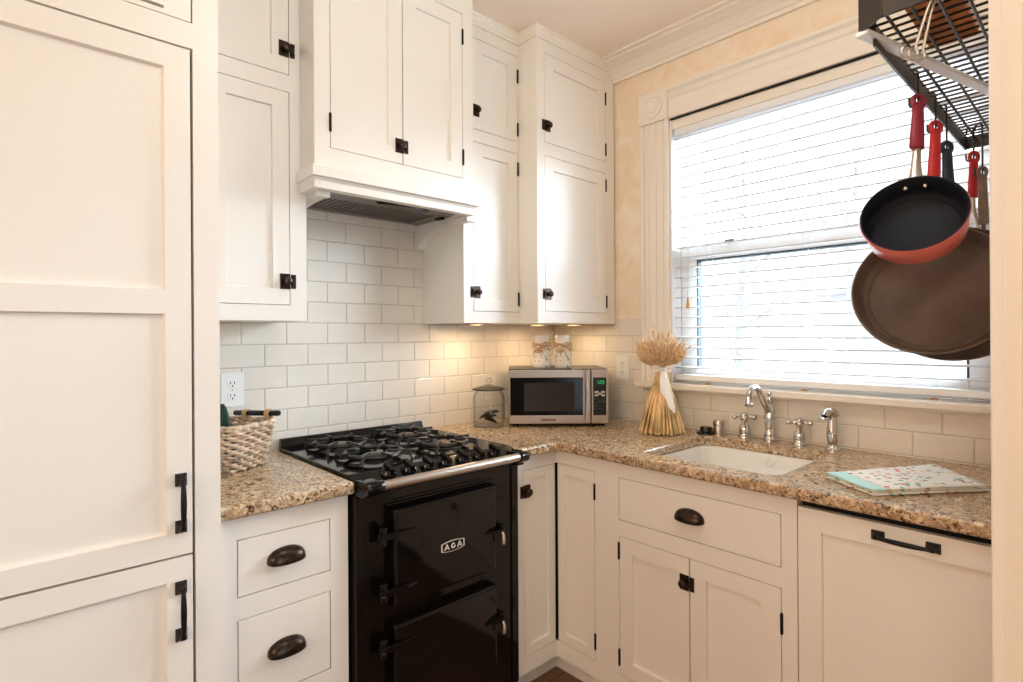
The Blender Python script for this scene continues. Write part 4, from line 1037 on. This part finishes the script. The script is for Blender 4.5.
def skillet(name, label, c, n, R, Rb, H_, mi, mo, hole, sl, slm, bend, spout=False, ridge=True, hookz=1.87, hooklab='', neckm='steel', rivets=True, group=None):
    c, n, hole = Vector(c), Vector(n).normalized(), Vector(hole)
    t = thing(name, c-n*H_, label, 'pan', group)
    x = Vector((0, 0, 1)); x = (x-n*x.dot(n)).normalized(); y = n.cross(x)
    def ringp(r, h): return [c+n*h+(x*math.cos(2*PI*k/64)+y*math.sin(2*PI*k/64))*r for k in range(64)]
    b = B(); b.loops([ringp(R, 0), ringp(R-.002, .001), ringp(R-.0035, -.001), ringp((R+Rb)/2, -H_*.55), ringp(Rb+.005, -H_+.0125), ringp(Rb+.001, -H_+.0118), ringp(Rb-.0015, -H_+.0055), ringp(Rb-.004, -H_+.0035), ringp(.002, -H_+.0035)], cap0=False)
    inner = obj('inner_surface', b, mi, t, smooth='all')
    b = B(); b.loops([ringp(R, 0), ringp(R+.0015, -.003), ringp((R+Rb)/2+.003, -H_*.55), ringp(Rb+.008, -H_+.008), ringp(Rb, -H_), ringp(.002, -H_)], cap0=False)
    obj('outer_wall', b, mo, t, smooth='all')
    # neck from the rim to the grip
    a0 = c+x*(R+.001)-n*(H_*.28); a1 = hole.lerp(a0, .68); ax = (hole-a0).normalized(); side = (y-ax*y.dot(ax)).normalized(); n2 = ax.cross(side)
    b = B()
    def el(p, w, th, s1=side, s2=n2): return [p+s1*(w/2*math.cos(2*PI*j/12))+s2*(th/2*math.sin(2*PI*j/12)) for j in range(12)]
    b.loops([el(a0, .034, .005), el(a0+x*.012, .024, .007), el(a0.lerp(a1, .6)+n*bend*.4, .018, .009), el(a1, .016, .009), el(hole.lerp(a1, .4), .014, .008)])
    obj('handle_neck', b, neckm, t, smooth='all')
    b = B(); g0 = hole.lerp(a0, sl); top = sleeve(b, g0, hole+ax*.010, .030, .026, .019)
    obj('handle_grip', b, slm, t, smooth='all')
    if rivets:
        for s_ in (-1, 1):
            b = B(); p = c+x*(R-.012)+y*s_*.0165-n*(H_*.30); b.sphere(p, .0055, 10); obj('rivet', b, 'steel', inner, smooth=True)
    shook(top, hookz, hooklab)
    return t
d1 = Vector((1.2123, .2452, -.2176)).normalized(); 
def nrm(d, tilt, roll):
    s_ = Vector((-.7373, .6756, 0)); upv = Vector((0, 0, 1)); upv = (upv-d*upv.dot(d)).normalized(); sd = d.cross(upv); 
    if sd.dot(s_) < 0: sd = -sd
    upv = upv*math.cos(roll)-sd*math.sin(roll)
    return d*math.cos(tilt)+upv*math.sin(tilt)
skillet('skillet', 'small skillet with black inside and red outside, maroon grip, in front', (.839, 1.757, 1.557), nrm(d1, math.radians(37), .14), .0895, .077, .064, 'skillet', 'redpan', (.734, 1.747, 1.812), .60, 'maroon', .01, hookz=1.8708, hooklab='pan hook carrying the maroon handle of the small skillet', group='pans hanging from the rack')
d2 = Vector((1.2343, .225, -.0784)).normalized()
skillet('skillet', 'large brown cast iron skillet hanging directly behind the small red skillet', (.689, 1.759, 1.415), nrm(d2, math.radians(21), .10), .148, .120, .052, 'brownpan', 'brownpan', (.564, 1.747, 1.803), .62, 'red', .01, hookz=1.8708, hooklab='pan hook carrying the bright red handle beside the maroon one', neckm='brownpan', rivets=False, group='pans hanging from the rack')
skillet('skillet', 'rearmost dark brown skillet, only its bottom edge and navy grip showing', (.537, 1.770, 1.412), nrm(d2, math.radians(15), .0), .160, .128, .050, 'brownpan', 'brownpan', (.461, 1.750, 1.776), .62, 'navy', .01, hookz=1.8708, hooklab='pan hook carrying the navy blue handle', neckm='brownpan', rivets=False, group='pans hanging from the rack')
# two utensils further right
t = thing('spatula', (.26, 1.79, 1.50), 'red-handled steel utensil hanging near the right-hand wall end', 'utensil')
b = B(); tp = sleeve(b, (.264, 1.772, 1.676), (.259, 1.775, 1.797), .026, .026, .017); obj('handle', b, 'red', t, smooth='all')
b = B(); b.tube([(.264, 1.772, 1.68), (.262, 1.773, 1.65), (.255, 1.779, 1.62), (.250, 1.783, 1.59), (.250, 1.783, 1.51)], [.007, .006, .005, .005, .005], 10); b.obox((.250, 1.783, 1.475), (0, 0, 1), (-.7373, .6756, 0), (.676, .737, 0), .08, .05, .002); obj('shaft', b, 'steel', t, smooth=True)
shook(tp, 1.858, 'pan hook carrying the small red utensil handle')
t = thing('wooden_spoon', (.27, 1.80, 1.45), 'grey-brown wooden handled utensil hanging right of the red one', 'utensil')
b = B(); tp = sleeve(b, (.279, 1.796, 1.60), (.280, 1.795, 1.752), .029, .024, .015); obj('handle', b, 'utwood', t, smooth='all')
b = B(); b.tube([(.279, 1.796, 1.605), (.279, 1.796, 1.50)], .0055, 10); b.sphere((.279, 1.796, 1.47), .036, 14, (.9, .35, 1.25)); obj('bowl', b, 'utwood', t, smooth=True)
shook(tp, 1.858, 'pan hook carrying the grey-brown utensil at the far right')

# ------------------------------------------------------------------ outside the window
struct('ground', B().box(-16, -.6, -8, 12, -1.1, -1.0), 'snowground')
t = thing('house', (-8.5, 3.0, -1.0), 'pale neighbouring house faint in the bright daylight beyond the window', 'house')
b = B(); b.box(-11, -7.5, -1.0, 7.5, -1.0, 1.9); obj('wall', b, 'siding', t)
b = B(); b.prism([(-11.3, 1.9), (-7.2, 1.9), (-9.25, 3.3)], lambda p, d: (p[0], d, p[1]), -1.3, 7.8); obj('roof', b, mat('grey_roof', (.70, .70, .72), .9), t)
b = B(); b.box(-7.5, -7.44, 3.4, 5.2, -1.0, 1.0); obj('brick_panel', b, 'brick', t)
for v_ in (.6, 2.2, 5.9):
    b = B(); b.box(-7.5, -7.45, v_, v_+.8, .3, 1.4); w_ = obj('window', b, mat('far_frame', (.93, .93, .93), .6), t)
    b = B(); b.box(-7.449, -7.44, v_+.08, v_+.72, .38, 1.32); obj('pane', b, mat('far_pane', (.58, .60, .63), .3), w_)
def tree(u, v, h, r, lab, seed):
    q = random.Random(seed); t = thing('tree', (u, v, -1.0), lab, 'tree')
    b = B(); b.tube([(u, v, -1.0), (u+.05, v+.03, h*.3), (u-.04, v+.08, h*.65), (u, v+.02, h)], [r, r*.8, r*.5, r*.15], 8); obj('trunk', b, 'bark', t, smooth=True)
    b = B()
    for k in range(16):
        z = h*(.15+.8*k/16); a = q.uniform(0, 2*PI); L = q.uniform(.5, 1.3); p = Vector((u, v+.04, z)); e = p+Vector((math.cos(a)*L, math.sin(a)*L, L*.8))
        b.tube([p, p.lerp(e, .5)+Vector((0, 0, -.06)), e], [r*.3, r*.2, r*.05], 5)
        for j in range(2):
            f = q.uniform(.4, .9); s0 = p.lerp(e, f); a2 = a+q.uniform(-1, 1); e2 = s0+Vector((math.cos(a2)*L*.4, math.sin(a2)*L*.4, L*.4)); b.tube([s0, e2], [r*.12, r*.03], 4)
    obj('branch', b, 'bark', t)
tree(-4.2, .2, 4.2, .10, 'thin bare tree outside, seen through the window just left of the hanging pans', 3)
tree(-5.6, -1.6, 4.6, .09, 'thin bare tree outside, seen through the left part of the window', 5)

# ------------------------------------------------------------------ camera
CU, CV, CH = 2.17058, 2.02888, 1.321007
YAW, ROLL, FPX, CYP = .742078, .005891, 553.994, 333.93
fw = Vector((math.sin(YAW), math.cos(YAW), 0)); r_ = Vector((math.cos(YAW), -math.sin(YAW), 0)); upv = Vector((0, 0, 1))
right_ = r_*math.cos(ROLL)-upv*math.sin(ROLL); up_ = r_*math.sin(ROLL)+upv*math.cos(ROLL)
cam = bpy.data.cameras.new('camera'); co = bpy.data.objects.new('camera', cam); COL.objects.link(co)
cam.sensor_fit = 'HORIZONTAL'; cam.sensor_width = 36; cam.lens = 36*FPX/1023; cam.shift_y = (CYP-341)/1023; cam.clip_start = .02
m3 = Matrix((right_, up_, -fw)).transposed(); co.matrix_world = Matrix.Translation(W((CU, CV, CH))) @ m3.to_4x4()
sc.camera = co

# ------------------------------------------------------------------ light
w = bpy.data.worlds.new('overcast_sky'); sc.world = w; w.use_nodes = True
bg = w.node_tree.nodes['Background']; bg.inputs['Color'].default_value = (.93, .97, 1, 1); bg.inputs['Strength'].default_value = 1.9
S = bpy.data.lights.new('hazy_sun', 'SUN'); S.energy = 35.8; S.angle = math.radians(55); S.color = (.703, .861, 1)
so_ = bpy.data.objects.new('hazy_sun', S); COL.objects.link(so_); so_.location = W((-3, 3, 4)); so_.rotation_euler = W((.78, -.42, -.42)).to_track_quat('-Z', 'Y').to_euler()
def area(name, loc, target, sx, sy, energy, col, portal=False):
    L = bpy.data.lights.new(name, 'AREA'); L.shape = 'RECTANGLE'; L.size = sx; L.size_y = sy; L.energy = energy; L.color = col
    o = bpy.data.objects.new(name, L); COL.objects.link(o); o.location = W(loc)
    d = W(target)-W(loc); o.rotation_euler = d.to_track_quat('-Z', 'Y').to_euler()
    if portal: L.cycles.is_portal = True
    return o
area('window_portal', (-.20, 1.256, 1.68), (1, 1.256, 1.68), 1.15, 1.22, 1, (1, 1, 1), True)
L = bpy.data.lights.new('ceiling_fill', 'POINT'); L.energy = 12.5; L.color = (.96, 1, .96); L.shadow_soft_size = .12  # unseen point light added to brighten the ceiling and upper cabinets
lo_ = bpy.data.objects.new('ceiling_fill', L); COL.objects.link(lo_); lo_.location = W((1.5, 1.55, 2.42))
area('rear_fill', (4.6, 2.4, 2.2), (.6, 1.3, 1.2), 1.0, 1.0, 38, (1, .95, .74))  # unseen fill light added behind the camera
area('rear_fill', (4.6, 1.1, 1.5), (.6, 1.3, 1.0), 1.4, 1.4, 18, (1, .50, .30))  # second unseen rear fill, added to warm the window-run cabinets
area('front_fill', (1.9, 5.1, 1.6), (1.5, .3, 1.25), 1.6, 1.8, 24, (.72, .87, 1))  # added cool fill toward the stove wall; the front wall has no window
area('front_low_fill', (2.3, 4.0, .75), (1.8, .5, .5), 1.2, .9, 14, (.74, .90, 1))  # low unseen fill added to cool the tall cabinet and drawers
sc.view_settings.view_transform = 'Standard'; sc.view_settings.look = 'None'; sc.view_settings.gamma = 1
sc.view_settings.use_curve_mapping = False; sc.view_settings.exposure = 0
sc.cycles.use_denoising = True
sc.cycles.max_bounces = 10; sc.cycles.diffuse_bounces = 6; sc.cycles.transparent_max_bounces = 24; sc.cycles.sample_clamp_indirect = 8
